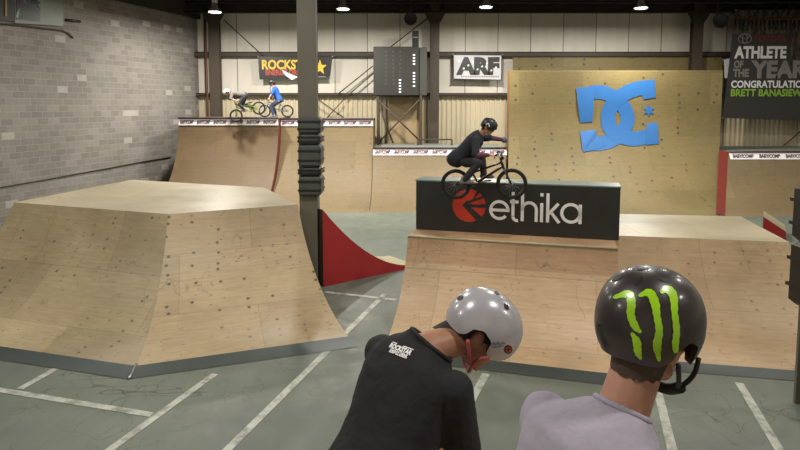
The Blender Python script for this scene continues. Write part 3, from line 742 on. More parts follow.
# ------------------------------------------------------------------ wall things
d = 24.2
o = thing('equipment_cabinet', 'dark grey cabinet with small bright openings on steel legs', 'cabinet', (P(400, 95, d).x, d+.4, 1.96))
a, c = P(373.5, 95.5, d), P(419, 46.5, d); b = MB()
b.box((a.x, d, a.z), (c.x, d+1.0, c.z), M['box'], .02)
for px in (386, 393, 400):
    for py in range(52, 88, 4): q = P(px+random.uniform(-.5, .5), py, d); b.box((q.x-.03, d-.008, q.z-.03), (q.x+.05, d-.002, q.z+.05), M['boxs'])
for px, ys in ((414, (55, 58, 61, 64, 73, 76, 79, 82, 86)), (400, (80, 83, 86, 89, 92))):
    for py in ys: q = P(px, py, d); b.box((q.x-.045, d-.012, q.z-.03), (q.x+.045, d-.004, q.z+.03), M['glow'])
b.build('cabinet_body', o)
b = MB(); b.box((c.x+.01, d+.05, a.z), (P(427, 95, d).x, d+1.4, c.z-.03), M['boxs'], .02); b.build('side_box', o)
for px in (378, 421):
    for dy in (.1, .9):
        b = MB(); q = P(px, 95, d); b.box((q.x-.05, d+dy-.05, 1.965), (q.x+.05, d+dy+.05, q.z+.02), M['steel']); b.build('leg', o)
for p0, p1 in (((376, 98), (421, 142)), ((421, 98), (378, 143)), ((376, 98), (393, 143))):
    b = MB(); b.tube([P(*p0, d+.1), P(*p1, d+.1)], .035, M['steel'], 6); b.build('cross_brace', o)
b = MB(); q = P(415.5, 46, d+.3); b.box((q.x-.13, d+.3, q.z-.05), (q.x+.13, d+.6, q.z+.62), M['vinyl'], .03)
b.box((q.x-.1, d+.29, q.z+.33), (q.x+.1, d+.31, q.z+.37), M['greyprint'])
tag(b.build('box_speaker'), 'small black box speaker standing on top of the dark cabinet', 'speaker')
b = MB(); q0, q1 = P(389, 140, 25.2), P(424, 97, 25.2); b.box((q0.x, 25.2, 1.965), (q1.x, 25.25, q1.z), M['tan']); tag(b.build('leaning_board'), 'tan board standing behind the cabinet legs', 'board')
b = MB(); q0, q1 = P(418, 139.5, 24.0), P(452, 139.5, 24.0); b.tube([q0, q1], .03, M['steel'], 6); b.tube([q1, V((q1.x, q1.y, 1.965))], .03, M['steel'], 6); b.tube([q0, V((q0.x, q0.y, 1.965))], .03, M['steel'], 6)
tag(b.build('low_rail'), 'low dark rail on the deck right of the cabinet legs', 'rail')
for px, py, rr_, lab in ((410.5, 19, 6.3, 'round dark speaker hanging above the dark cabinet'), (719.5, 21, 7.2, 'round dark speaker hanging beside the large dark banner')):
    d = 24.6; q = P(px, py, d); r_ = rr_/F*d; Xs = Matrix.Translation(q) @ Matrix.Rotation(math.radians(90), 4, 'X')
    o = thing('horn_speaker', lab, 'speaker', tuple(q), 'round hanging speakers')
    b = MB(); b.lathe([(0, -.25), (r_*.45, -.25), (r_*.6, -.1), (r_, .05), (r_, .1), (r_*.92, .1)], M['vinyl'], Xs); b.build('horn', o)
    b = MB(); b.lathe([(r_*.92, .1), (r_*.8, .06), (0, .08)], M['charcoal'], Xs); b.build('grille', o)
    b = MB(); b.tube([q+V((0, .2, 0)), V((q.x, q.y+.2, CZ-.02))], .03, M['steel'], 6); b.build('bracket', o)

def banner(label, corners, d, m, draw, name='banner', wave=.0):
    q = [P(*c_, d) for c_ in corners]; X = frame(q[3], q[2]-q[3], (0, 0, 1))
    o = thing(name, label, 'banner', tuple((q[0]+q[2])/2)); b = MB(); b.quad(*q, m); b.quad(*[x+V((0, .02, 0)) for x in q[::-1]], m)
    def pt(px, py, up=.01): r_ = P(px, py, d); return r_ - V((0, up, 0))
    def tx(body, px, py, hpx, wpx, mm, bold=.0, shear=0.0):
        o_ = pt(px, py); s_ = hpx/F*d/.69; b.text(body, s_, frame(o_, (1, 0, 0), (0, 0, 1)), mm, bold*s_, shear, width=wpx/F*d)
    draw(b, pt, tx); b.build('sheet', o)
    for c_ in q:
        e = MB(); e.ellip(c_ + V((0, -.012, 0)), (.03, .01, .03), M['chrome'], seg=8, rings=6); e.build('grommet', o)
    return o
def d_rock(b, pt, tx):
    tx('ROCKSTAR', 262, 69, 8.6, 54, M['yellow'], .035); tx('ENERGY DRINK', 265.5, 74.8, 4.8, 42, M['redprint'], .06); b.v[-1:]; 
    tx('ENERGY DRINK', 266, 74.4, 4.2, 41, M['ltprint'], .0)
    pts = [pt(320+(7.2 if k % 2 == 0 else 3.0)*math.sin(math.pi*k/5), 67.5-(8.2 if k % 2 == 0 else 3.2)*math.cos(math.pi*k/5), .012) for k in range(10)]
    b.add(pts, [tuple(range(10))], M['yellow'])
    b.add([pt(282, 70, .02), pt(293, 75, .02), pt(298, 77, .02), pt(292, 80, .02), pt(285, 75, .02)], [(0, 1, 2, 3, 4)], M['white'])
    b.add([pt(313, 76.3), pt(326, 76.3), pt(326, 77.2), pt(313, 77.2)], [(0, 1, 2, 3)], M['greyprint'])
banner('black banner with yellow lettering and star hanging behind the grey column', ((259.5, 79.5), (330, 77.5), (332.5, 56.5), (258, 56.5)), 25.55, M['vinyl'], d_rock)
def d_arf(b, pt, tx):
    for (p0, p1) in (((453.5, 79), (501.5, 80)), ((501.5, 80), (501.8, 55)), ((501.8, 55), (453.5, 54.5)), ((453.5, 54.5), (453.5, 79))):
        b.tube([pt(*p0), pt(*p1)], .022, M['charcoal'], 4)
    tx('ARF', 456, 73.5, 14.8, 43, M['charcoal'], .07)
    for i in range(9):                                       # distressed flecks across the big letters
        x_ = 458+i*4.6; y_ = 62+(i*7 % 10); b.add([pt(x_, y_, .016), pt(x_+1.5, y_+.4, .016), pt(x_+2.2, y_-1.2, .016), pt(x_+.8, y_-1.5, .016)], [(0, 1, 2, 3)], M['white'])
    for i in range(22): b.add([pt(461+i*1.75, 77.2), pt(462.2+i*1.75, 77.2), pt(462.2+i*1.75, 76), pt(461+i*1.75, 76)], [(0, 1, 2, 3)], M['greyprint'])
banner('white banner with black border and three big dark letters', ((453, 79.5), (502, 80.5), (502.3, 54.6), (453, 54)), 25.55, M['offwhite'], d_arf)
def d_ath(b, pt, tx):
    b.add([pt(733, 34), pt(900, 34), pt(900, 10), pt(735, 10)], [(0, 1, 2, 3)], M['collage'])
    b.add([pt(788, 66, .008), pt(900, 66, .008), pt(900, 34, .008), pt(793, 34, .008)], [(0, 1, 2, 3)], M['collage'])
    for i in range(16): b.tube([pt(735+i*4.2, 30, .02), pt(735.5+i*4.2, 20, .02)], .03, M['black'], 4)
    b.tube([pt(735, 20, .02), pt(880, 17, .02)], .03, M['dkred'], 4)
    for rx, ry in ((6.6, 4.8), (2.4, 4.6)): b.tube([pt(744.5+rx*math.cos(a*math.pi/12), 38.5-ry*math.sin(a*math.pi/12), .02) for a in range(24)], .022, M['greyprint'], 5, closed=True)
    b.tube([pt(744.5+4.6*math.cos(a*math.pi/8), 36.3-2.2*math.sin(a*math.pi/8), .02) for a in range(16)], .022, M['greyprint'], 5, closed=True)
    tx('TOYOTA', 753.5, 41.5, 5.6, 32.5, M['dkred'], .04)
    tx('ATHLETE', 734, 57.8, 10.8, 51.5, M['ltprint'], .045)
    tx('OF', 733.5, 67.6, 6.6, 9.5, M['greyprint'], .05); tx('THE', 732.5, 76.6, 7.2, 16, M['greyprint'], .05)
    tx('YEAR!', 750, 77.2, 15.6, 60, M['greyprint'], .05)
    tx('CONGRATULATIONS', 730.8, 87.5, 6.6, 81, M['ltprint'], .035); tx('BRETT BANASIEWICZ', 730.5, 96, 6.6, 85, M['green'], .035)
banner('large dark banner with white grey and green lettering high on the wall', ((722.5, 118), (900, 124), (900, 8), (736, 10)), 24.9, M['charcoal'], d_ath)
b = MB(); b.quad(P(724.5, 78, 25.2), P(728.5, 78, 25.2), P(729.5, 58, 25.2), P(724, 60, 25.2), M['ltprint']); b.quad(*[P(*q, 25.22) for q in ((724, 60), (729.5, 58), (728.5, 78), (724.5, 78))], M['ltprint']); tag(b.build('paper_strip'), 'pale strip of sheet peeking out left of the large dark banner', 'strip')

# things on the block wall
def onwall(c4, off, m, b): b.prism([PW(*q, off) for q in c4], WN*-.03, m)
o = thing('wall_board', 'grey green board with a dark mottled picture high on the block wall', 'board', tuple(PW(40, 12, .1)))
b = MB(); onwall(((15, 22), (63.5, 25.2), (63.5, -12), (15, -20)), .08, M['greyboard'], b); b.build('backboard', o)
b = MB(); onwall(((16.5, 19), (40, 21.5), (41, -12), (16.5, -18)), .10, M['poster'], b); b.build('picture', o)
b = MB(); onwall(((15, 23), (63.5, 26), (63.5, 25), (15, 22)), .12, M['greyboard'], b); b.build('bottom_frame', o)
o = thing('wall_board', 'dark board cut off by the picture corner on the block wall', 'board', tuple(PW(5, 10, .1)))
b = MB(); onwall(((-30, 18), (14.5, 21.5), (14.5, -20), (-30, -30)), .08, M['charcoal'], b); b.build('backboard', o)
b = MB(); onwall(((5.5, 16), (7, 16.2), (7, -10), (5.5, -10)), .11, M['tan'], b); b.build('upright_strip', o)
b = MB(); b.tube([PW(*q, .04) for q in ((-20, 22), (20, 25.5), (45, 28.5), (62, 30.5), (68, 33), (73, 38))], .03, M['steel'], 6); tag(b.build('wall_cable'), 'thick dark cable below the boards on the block wall', 'cable')
b = MB(); b.tube([PW(*q, .03) for q in ((-30, 193), (0, 187.5), (60, 177), (110, 168), (150, 160.5), (171, 157))], .018, M['vinyl'], 6); tag(b.build('wall_cable'), 'long thin black cable sloping along the block wall above the ramp', 'cable')
b = MB(); b.tube([PW(66, 20, .04), PW(80, 21.5, .04)], .045, M['vinyl'], 8); tag(b.build('wall_bracket'), 'short dark bracket on the block wall right of the boards', 'bracket')

# ------------------------------------------------------------------ bikes
def wheel(root, x, name='wheel'):
    b = MB(); n = 40; R = .226
    b.tube([(x+R*math.cos(2*math.pi*i/n), 0, R*math.sin(2*math.pi*i/n)) for i in range(n)], .026, M['tyre'], 10, closed=True); w = b.build(name, root)
    b = MB(); b.tube([(x+.2*math.cos(2*math.pi*i/n), 0, .2*math.sin(2*math.pi*i/n)) for i in range(n)], .011, M['rim'], 8, closed=True); b.build('rim', w)
    b = MB()
    for i in range(28):
        a = 2*math.pi*i/28; a2 = a + (.5 if i % 2 else -.5); s = .025 if i % 4 < 2 else -.025
        b.tube([(x+.02*math.cos(a2), s, .02*math.sin(a2)), (x+.2*math.cos(a), 0, .2*math.sin(a))], .0016, M['chrome'], 4)
    b.build('spokes', w)
    b = MB(); b.tube([(x, -.06, 0), (x, .06, 0)], .02, M['chrome'], 10); b.build('hub', w)
def bike(name, label, fm, seatz=.30):
    r = thing(name, label, 'bicycle', (0, 0, 0)); wheel(r, -.455); wheel(r, .455)
    BB = V((-.10, 0, .03)); HT, HB = V((.295, 0, .37)), V((.325, 0, .27)); ST = V((-.20, 0, seatz-.02))
    b = MB(); b.tube([HT+(HB-HT)*-.1, HB], .022, fm, 10); b.tube([HT+V((.005, 0, -.02)), V((-.165, 0, seatz-.08))], .017, fm, 8); b.tube([HB+V((0, 0, .02)), BB], .021, fm, 8); b.tube([BB, V((-.185, 0, seatz-.06))], .017, fm, 8)
    for s in (-1, 1):
        b.tube([BB+V((0, s*.03, 0)), V((-.455, s*.07, 0))], .011, fm, 6); b.tube([V((-.165, s*.012, seatz-.08)), V((-.455, s*.07, 0))], .010, fm, 6)
    b.tube([BB+V((0, -.04, 0)), BB+V((0, .04, 0))], .024, fm, 10); b.build('frame', r)
    b = MB()
    b.tube([HB, HB+V((.012, 0, -.03))], .022, fm, 8)
    for s in (-1, 1): b.tube([HB+V((.012, 0, -.03)), HB+V((.02, s*.062, -.04)), V((.42, s*.065, .05)), V((.455, s*.065, 0))], .013, fm, 8)
    b.build('fork', r)
    b = MB(); st_ = HT + V((.04, 0, .05)); b.tube([HT, HT+V((-.01, 0, .06))], .02, fm, 8); b.tube([HT+V((-.01, 0, .05)), st_], .022, fm, 8); b.build('stem', r)
    b = MB()
    for s in (-1, 1):
        b.tube([st_, st_+V((0, s*.06, 0)), st_+V((-.05, s*.17, .085)), st_+V((-.06, s*.21, .09)), st_+V((-.12, s*.36, .075))], .011, fm, 8)
    b.tube([st_+V((-.03, -.13, .05)), st_+V((-.03, .13, .05))], .009, fm, 6); hb = b.build('handlebar', r)
    for s in (-1, 1):
        b = MB(); b.tube([st_+V((-.08, s*.25, .085)), st_+V((-.122, s*.365, .074))], .017, M['tyre'], 8); b.build('grip', hb)
    b = MB(); b.tube([ST+V((.015, 0, -.06)), ST+V((-.005, 0, .03))], .013, M['chrome'], 8); b.build('seat_post', r)
    b = MB(); b.ellip(ST+V((-.04, 0, .05)), (.09, .06, .025), M['black']); b.ellip(ST+V((.05, 0, .055)), (.09, .025, .02), M['black']); b.build('seat', r)
    b = MB(); b.tube([BB+V((0, -.07, 0)), BB+V((0, .07, 0))], .014, M['chrome'], 8); b.tube([BB+V((0, -.065, 0)), BB+V((-.17, -.075, -.01))], .012, M['chrome'], 8); b.tube([BB+V((0, .065, 0)), BB+V((.17, .075, .01))], .012, M['chrome'], 8); ck = b.build('crank', r)
    b = MB(); b.tube([BB+V((.055*math.cos(i*math.pi/12), -.05, .055*math.sin(i*math.pi/12))) for i in range(24)], .006, M['black'], 6, closed=True); b.tube([BB+V((0, -.05, .055)), V((-.455, -.05, .022))], .006, M['black'], 5); b.tube([BB+V((0, -.05, -.055)), V((-.455, -.05, -.022))], .006, M['black'], 5); b.build('chain', r)
    for s, dx in ((-1, -.17), (1, .17)):
        b = MB(); c_ = BB+V((dx, s*.13, -.01*s*-1)); b.box(c_+V((-.05, -.045, -.012)), c_+V((.05, .045, .012)), M['black'], .006); b.build('pedal', r)
    return r

# ------------------------------------------------------------------ people
def hframe(Fd, roll=0.0):
    Fd = V(Fd).normalized(); Rt = Fd.cross(V((0, 0, 1))).normalized(); U = Rt.cross(Fd)
    q = Quaternion(Fd, roll); Rt = q @ Rt; U = q @ U
    return Rt, Fd, U
def headX(c, Fd, roll=0.0, s=1.0):
    r, f, u_ = hframe(Fd, roll); c = V(c)
    return Matrix(((r.x*s, f.x*s, u_.x*s, c.x), (r.y*s, f.y*s, u_.y*s, c.y), (r.z*s, f.z*s, u_.z*s, c.z), (0, 0, 0, 1)))
def head_parts(b, X, m):
    R3 = X.to_3x3()
    def e(c, r): b.ellip(X @ V(c), r, m, R3)
    def cp(a, c, ra, rb): b.cap(X @ V(a), X @ V(c), ra, rb, m, 10)
    e((0, -.012, .035), (.076, .098, .088)); e((0, .03, -.025), (.062, .066, .085)); e((0, .048, -.082), (.044, .042, .032)); e((0, .074, -.1), (.02, .016, .016))
    for s in (-1, 1):
        e((s*.045, .062, -.02), (.022, .022, .02)); cp((s*.012, .093, .022), (s*.042, .08, .02), .011, .012); cp((s*.052, .01, -.075), (s*.02, .07, -.1), .014, .014)
        e((s*.073, -.02, -.014), (.012, .024, .036)); cp((s*.08, -.028, .010), (s*.083, -.038, -.017), .009, .008)
    cp((0, .093, .012), (0, .116, -.026), .009, .012); e((-.011, .107, -.03), (.009, .01, .008)); e((.011, .107, -.03), (.009, .01, .008))
    cp((-.018, .092, -.057), (.018, .092, -.057), .007, .007); cp((-.014, .09, -.069), (.014, .09, -.069), .008, .008)
def hand(b, wr, dr, palm, m, curl=.5, side_=1, s=1.0):
    dr = V(dr).normalized(); palm = V(palm); palm = (palm - dr*palm.dot(dr)).normalized(); w = dr.cross(palm)*side_
    Xp = Matrix((w, dr, palm)).transposed()
    b.ellip(V(wr)+dr*.045*s, (.042*s, .052*s, .018*s), m, Xp)
    for i, L_ in enumerate((.075, .085, .078, .06)):
        p0 = V(wr) + dr*.082*s + w*(-.03+.02*i)*s; d1 = (dr*math.cos(curl) + palm*math.sin(curl)); d2 = (dr*math.cos(curl*2.3) + palm*math.sin(curl*2.3))
        p1 = p0 + d1*L_*.5*s; p2 = p1 + d2*L_*.5*s; b.cap(p0-d1*.012*s, p1, .0095*s, .0088*s, m, 8); b.cap(p1, p2, .0088*s, .0075*s, m, 8)
    p0 = V(wr)+dr*.03*s - w*.03*s; p1 = p0 - w*.028*s + dr*.028*s + palm*.012*s; p2 = p1 + dr*.03*s + palm*.02*s
    b.cap(p0, p1, .013*s, .011*s, m, 8); b.cap(p1, p2, .011*s, .009*s, m, 8)
def helm_r(az, el):
    """helmet surface in head frame: az from forward toward right, el from equator"""
    ce, se = math.cos(el), math.sin(el)
    sq = lambda v, p: math.copysign(abs(v)**p, v)
    x = .115*sq(ce, .92)*sq(math.sin(az), .92); y = .141*sq(ce, .92)*sq(math.cos(az), .92); z = .130*sq(se, .92) if se > 0 else .13*se
    if y > 0: z += .0
    return V((x, y-.002, z+.03))
RIM = [0]
def rim_el(az):
    a = abs(math.degrees(az)); a = a if a <= 180 else 360-a
    pts = [(0, -4), (28, -9), (50, -25), (70, -30), (80, -25), (88, -4), (102, 0), (114, -6), (123, -25), (134, -31), (152, -32), (180, -32)]
    for (a0, e0), (a1, e1) in zip(pts, pts[1:]):
        if a0 <= a <= a1:
            t = (a-a0)/(a1-a0); t = t*t*(3-2*t); return math.radians(e0+(e1-e0)*t + RIM[0])
    return math.radians(-32)
def helmet(parent, X, m, vents, inner, s=1.0, na=96, ne=26, name='helmet'):
    b = MB(); vs = []; fs = []
    for i in range(ne+1):
        for k in range(na):
            az = 2*math.pi*k/na; az = az if az <= math.pi else az-2*math.pi; re = rim_el(az)
            t = i/ne; el = math.pi/2 + (re-math.pi/2)*t; vs.append(X @ helm_r(az, el))
    cen = X @ V((0, 0, .02)); last = ne*na
    for k in range(na): vs.append(vs[last+k].lerp(cen, .14))
    for k in range(na): vs.append(vs[last+k].lerp(cen, .16) + (X.to_3x3() @ V((0, 0, .03))))
    for i in range(ne+2):
        for k in range(na): k2 = (k+1) % na; fs.append((i*na+k, i*na+na+k, i*na+na+k2, i*na+k2))
    b.add(vs, fs[:ne*na], m, smooth=True); n0 = len(b.v)
    b.add([vs[i] for i in range(ne*na, (ne+3)*na)], [(i*na+k, i*na+na+k, i*na+na+(k+1) % na, i*na+(k+1) % na) for i in range(2) for k in range(na)], inner, smooth=True)
    o = b.build(name, parent)
    for az, el, ra, re_ in vents:
        v = MB(); az, el = math.radians(az), math.radians(el); ring = []
        def sp(r_, off):
            out = []
            for k in range(16):
                t = 2*math.pi*k/16; q = helm_r(az + math.radians(ra)*r_*math.cos(t)/max(.25, math.cos(el)), el + math.radians(re_)*r_*math.sin(t))
                nn = (q-V((0, 0, .035))).normalized(); out.append(X @ (q+nn*off))
            return out
        r1, r2, r3 = sp(1.0, .0012), sp(.66, .0012), sp(.33, .0012)
        v.add(r1+r2+r3, [(i*16+k, i*16+16+k, i*16+16+(k+1) % 16, i*16+(k+1) % 16) for i in range(2) for k in range(16)] + [tuple(32+k for k in range(16))], inner, smooth=False); v.build('vent_hole', o)
    tree = BVHTree.FromPolygons(vs[:(ne+1)*na], fs[:ne*na]); return o, tree
def hair_cap(parent, X, m, low=-.075, lean=0):
    b = MB(); R3 = X.to_3x3(); vs = []; fs = []; n = 40; rows = 12
    for i in range(rows+1):
        for k in range(n+1):
            az = math.radians(62 + 236*k/n); t = i/rows; a = abs(math.degrees(az)-180)
            zl = low if a < 62 else low + (.09)*min(1, (a-62)/40)
            z = .03 + (zl-.03)*t; sc_ = max(.80, math.sqrt(max(.05, 1-((z-.035)/.11)**2))); jit = random.uniform(0, .003)
            vs.append(X @ V((math.sin(az)*.081*sc_*(1+jit), math.cos(az)*.104*sc_-.012 - (.006*(1-t)) - lean*max(0, -z), z + (random.uniform(-.007, .004) if i == rows else 0))))
    for i in range(rows):
        for k in range(n): a = i*(n+1)+k; fs.append((a, a+n+1, a+n+2, a+1))
    b.add(vs, fs, m, smooth=True); return b.build('hair', parent)
def torso(b, J, m, g=0.0):
    """lofted trunk from the hips over the shoulders to the neck base; returns the top ring"""
    Rt = (J['rs']-J['ls']); w = Rt.length/2; Rt = Rt.normalized(); S = (J['rs']+J['ls'])/2; pel = J['pel']; nk = J['nk']
    Up = (S-pel); Ln = Up.length; Up = Up.normalized(); Fw = Up.cross(Rt).normalized(); sc_ = Ln/.44
    N = V(J['nn']).normalized() if 'nn' in J else (J['hd']-nk).normalized(); rr_ = .018 if 'nn' in J else 0; hd_ = (J['rs']-J['ls']); hz = V((hd_.x, hd_.y, 0)).normalized()
    secs = []
    for t, hw, hd, fo in ((-.2, .13, .09, 0), (-.1, .162, .12, 0), (.08, .166, .122, 0), (.3, .155, .112, .01), (.5, .16, .116, .015), (.7, .172, .124, .012), (.86, .178, .12, .004)):
        secs.append((pel + Up*Ln*t + Fw*fo, Up, hw*sc_, hd*sc_))
    for u_, hw, hd in ((.0, w*1.0, .108*sc_), (.28, w*.90, .10*sc_), (.55, w*.72, .088*sc_), (.8, w*.52, .076*sc_), (1.0, .060*sc_+rr_, .060*sc_+rr_)):
        secs.append((S.lerp(nk, u_) , Up.lerp(N, u_**.8).normalized(), hw, hd))
    n = 36; vs = []; fs = []; last = None
    for c, nn, hw, hd in secs:
        f_ = nn.cross(Rt).normalized(); r_ = f_.cross(nn)
        for k in range(n):
            a = 2*math.pi*k/n; ca, sa = math.cos(a), math.sin(a); p_ = .82
            vs.append(c + r_*(hw+g)*math.copysign(abs(ca)**p_, ca) + f_*(hd+g)*math.copysign(abs(sa)**p_, sa))
        last = (c, r_, f_, hw+g)
    for i in range(len(secs)-1):
        for k in range(n): k2 = (k+1) % n; fs.append((i*n+k, i*n+k2, (i+1)*n+k2, (i+1)*n+k))
    fs += [tuple(range(n-1, -1, -1)), tuple((len(secs)-1)*n+k for k in range(n))]
    b.add(vs, fs, m, smooth=True); return last
def person(label, J, mats, headF, roll=0.0, hs=1.0, vox=.009, helm=None, sleeve=.95, long=None, curl=.6, hairm=None, grips=(None, None), group=None, disp=0, col=True, lean=0):
    J = {k: V(v) for k, v in J.items()}; base = V((J['pel'].x, J['pel'].y, min(J['la'].z, J['ra'].z)-.08))
    o = thing('person', label, 'person', tuple(base), group); sk = mats['skin']; lr = V(headF)
    X = headX(J['hd'], headF, roll, hs)
    b = MB(); head_parts(b, X, sk); torso(b, J, sk, -.012)
    b.cap(J['nk'] - (J['hd']-J['nk']).normalized()*.015 - V((0, 0, .012)), X @ V((0, -.022, -.045)), .058*hs, .056*hs, sk)
    for s, S in (('r', 1), ('l', -1)):
        b.cap(J[s+'s'], J[s+'e'], .047*hs, .038*hs, sk); b.cap(J[s+'e'], J[s+'w'], .038*hs, .026*hs, sk)
        dr = J[s+'w']-J[s+'e']; hand(b, J[s+'w'], J.get(s+'hd', dr), J.get(s+'pm', V((0, 0, -1)) if abs(dr.normalized().z) < .8 else V((0, 1, 0))), sk, curl, S, hs)
        b.cap(J[s+'h'], J[s+'k'], .075*hs, .05*hs, sk); b.cap(J[s+'k'], J[s+'a'], .05*hs, .034*hs, sk); b.cap(J[s+'a'], J[s+'t'], .035*hs, .03*hs, sk)
    remesh(b, 'body', sk, o, vox, 4)
    b = MB(); ring = torso(b, J, mats['shirt'], .010)
    for s in ('r', 'l'):
        b.cap(J[s+'s']-V((0, 0, .015)), J[s+'s'].lerp(J[s+'e'], sleeve), .068*hs, .064*hs, mats['shirt'])
    sh = remesh(b, 'shirt', mats['shirt'], o, vox, 12, disp=disp)
    if col:
        c, r_, f_, q = ring; b = MB(); b.tube([c + r_*q*.97*math.cos(2*math.pi*i/32) + f_*q*.97*math.sin(2*math.pi*i/32) for i in range(32)], .0075*hs, mats['shirt'], 8, closed=True); b.build('collar', sh)
    if long:
        for s in ('r', 'l'):
            b = MB(); b.cap(J[s+'s'].lerp(J[s+'e'], .55), J[s+'e'], .052*hs, .05*hs, long); b.cap(J[s+'e'], J[s+'e'].lerp(J[s+'w'], .93), .05*hs, .036*hs, long); remesh(b, 'long_sleeve', long, o, vox, 3)
    b = MB(); b.ellip(J['pel'], (.165*hs, .135*hs, .14*hs), mats['pants'])
    for s in ('r', 'l'): b.cap(J['pel'].lerp(J[s+'h'], .8), J[s+'k'], .092*hs, .068*hs, mats['pants']); b.cap(J[s+'k'], J[s+'a']+(J[s+'k']-J[s+'a'])*.08, .068*hs, .056*hs, mats['pants'])
    remesh(b, 'trousers', mats['pants'], o, vox, 4)
    for s in ('r', 'l'):
        b = MB(); a, t = J[s+'a'], J[s+'t']; dd = (t-a).normalized(); b.cap(a-dd*.03-V((0, 0, .02)), t-dd*.02, .044*hs, .036*hs, mats['shoe']); b.cap(a, a+V((0, 0, .04)), .045*hs, .048*hs, mats['shoe'])
        remesh(b, 'shoe', mats['shoe'], o, vox, 2)
    for s in (-1, 1):
        b = MB(); b.ellip(X @ V((s*.03, .083, .004)), .0115*hs, mats.get('eye', M['eyew']), seg=12, rings=8); b.ellip(X @ V((s*.03, .0925, .003)), .0045*hs, M['black'], seg=8, rings=6); b.build('eye', o)
        b = MB(); b.cap(X @ V((s*.016, .1, .021)), X @ V((s*.046, .085, .022)), .0045*hs, .004*hs, hairm or M['hair'], 8); b.build('eyebrow', o)
    hair_cap(o, X, hairm or M['hair'], -.09, lean)
    hm = helmet(o, X, *helm, s=hs) if helm else (None, None)
    return o, X, sh, hm

def world_tree(o):
    dg = bpy.context.evaluated_depsgraph_get(); bpy.context.view_layer.update(); mw = o.matrix_world
    return BVHTree.FromPolygons([mw @ q.co for q in o.data.vertices], [tuple(p.vertices) for p in o.data.polygons])

# platform under the two spectators
b = MB(); b.box((-2.6, -2.2, 0), (2.6, 2.75, 1.46), M['plyA']); struct(b.build('floor_platform'))
DZ = 1.46
# spectator with the pearl grey helmet
az = math.radians(45); fw = V((math.cos(az), math.sin(az), 0)); rt = V((fw.y, -fw.x, 0))
c7 = V((.03, 1.95, 2.825)); pel = V((-.125, 1.82, 2.33))
J = dict(c7=c7, pel=pel, nk=V((.108, 1.985, 2.772)), nn=V((.6, .2, .75)), hd=V((.283, 2.06, 2.785)), rs=V((.175, 1.855, 2.683)), ls=V((-.065, 2.085, 2.715)))
J.update(re=J['rs']+V((.045, .04, -.29)), le=J['ls']+V((.08, .10, -.27)))
J.update(rw=J['re']+V((.10, .17, -.13)), lw=J['le']+V((.13, .10, -.16)))
for s, S in (('r', 1), ('l', -1)):
    hp = pel + rt*.09*S - V((0, 0, .06)); J[s+'h'] = hp; J[s+'a'] = V((hp.x+.02+rt.x*.03*S, hp.y+.02+rt.y*.03*S, DZ+.085)); J[s+'k'] = hp.lerp(J[s+'a'], .5)+fw*.06; J[s+'t'] = J[s+'a']+fw*.15-V((0, 0, .045))
aA, pA_ = math.radians(6), math.radians(41)
FA = V((math.cos(aA)*math.cos(pA_), math.sin(aA)*math.cos(pA_), -math.sin(pA_)))
ventsA = [(-60, 46, 5, 4), (-120, 44, 5, 5), (-28, 58, 5, 4)]
pa, XA, shA, (hA, tA) = person('person in black t-shirt and pearl grey helmet looking down, seen from behind', J, dict(skin=M['skinA'], shirt=M['shirtA'], pants=M['denim'], shoe=M['shoedk']), FA, vox=.0075, disp=.014, lean=.5, helm=(M['helmA'], ventsA, M['black']))
def vents_at(ho, tree, lst, inner):
    for (ax, ay), (bx_, by_), w_ in lst:
        v = MB(); n_ = 7; pts = [(ax+(bx_-ax)*i/n_, ay+(by_-ay)*i/n_) for i in range(n_+1)]
        decal_ribbon(v, pts, [w_*math.sqrt(max(.02, 1-(2*i/n_-1)**2)) for i in range(n_+1)], inner, tree, .0014, 2); v.build('vent_hole', ho)
vents_at(hA, tA, [((457, 299.5), (463.5, 296.5), 4.5), ((494, 291.5), (499.5, 295), 2.6), ((504.5, 303.5), (508, 310), 4)], M['black'])
# straps, stickers, shirt print
def headtube(parent, X, pts, r, m, name):
    b = MB(); b.tube([X @ V(q) for q in cr_spline(pts, 4)], r, m, 8); return b.build(name, parent)
headtube(pa, XA, [(.098, .045, -.03), (.086, .025, -.06), (.07, .03, -.095), (.04, .05, -.122), (0, .06, -.128), (-.04, .05, -.122), (-.07, .03, -.095), (-.098, .045, -.03)], .0062, M['strapP'], 'chin_strap')['label'] = 'pink chin strap'
headtube(pa, XA, [(.096, -.055, -.03), (.09, -.02, -.06), (.074, .02, -.09)], .0062, M['strapP'], 'ear_strap')['label'] = 'pink strap behind the ear'
b = MB()
for ang in range(1):
    cx, cy = 508, 349.3
    ring_o = [(cx+4.2*math.cos(t*math.pi/10), cy+4.4*math.sin(t*math.pi/10)) for t in range(20)]; ring_i = [(cx+3.0*math.cos(t*math.pi/10), cy+3.2*math.sin(t*math.pi/10)) for t in range(20)]
    decal_poly(b, ring_o, M['black'], tA, .0012); decal_poly(b, ring_i, M['inkred'], tA, .0018)
    decal_ribbon(b, [(cx-2.6, cy), (cx+2.6, cy)], [.9, .9], M['black'], tA, .0024, 4); decal_ribbon(b, [(cx, cy-2.6), (cx, cy+2.6)], [.9, .9], M['black'], tA, .0024, 4)
    decal_ribbon(b, [(490, 343), (491, 346), (494, 342), (495, 345.5), (498, 341.5), (499, 345), (502, 342.5), (505, 343.5)], [1.3]*8, M['inkblue'], tA, .0014, 3)
    decal_ribbon(b, [(489, 347.5), (498, 346.5), (503, 345.5)], [.9]*3, M['inkblue'], tA, .0014, 3)
b.build('helmet_sticker', hA)
tS = world_tree(shA)
b = MB()
c0 = [hitp(*q, .004, tS) for q in ((389.5, 347.5), (411, 355.8), (393, 342.3))]
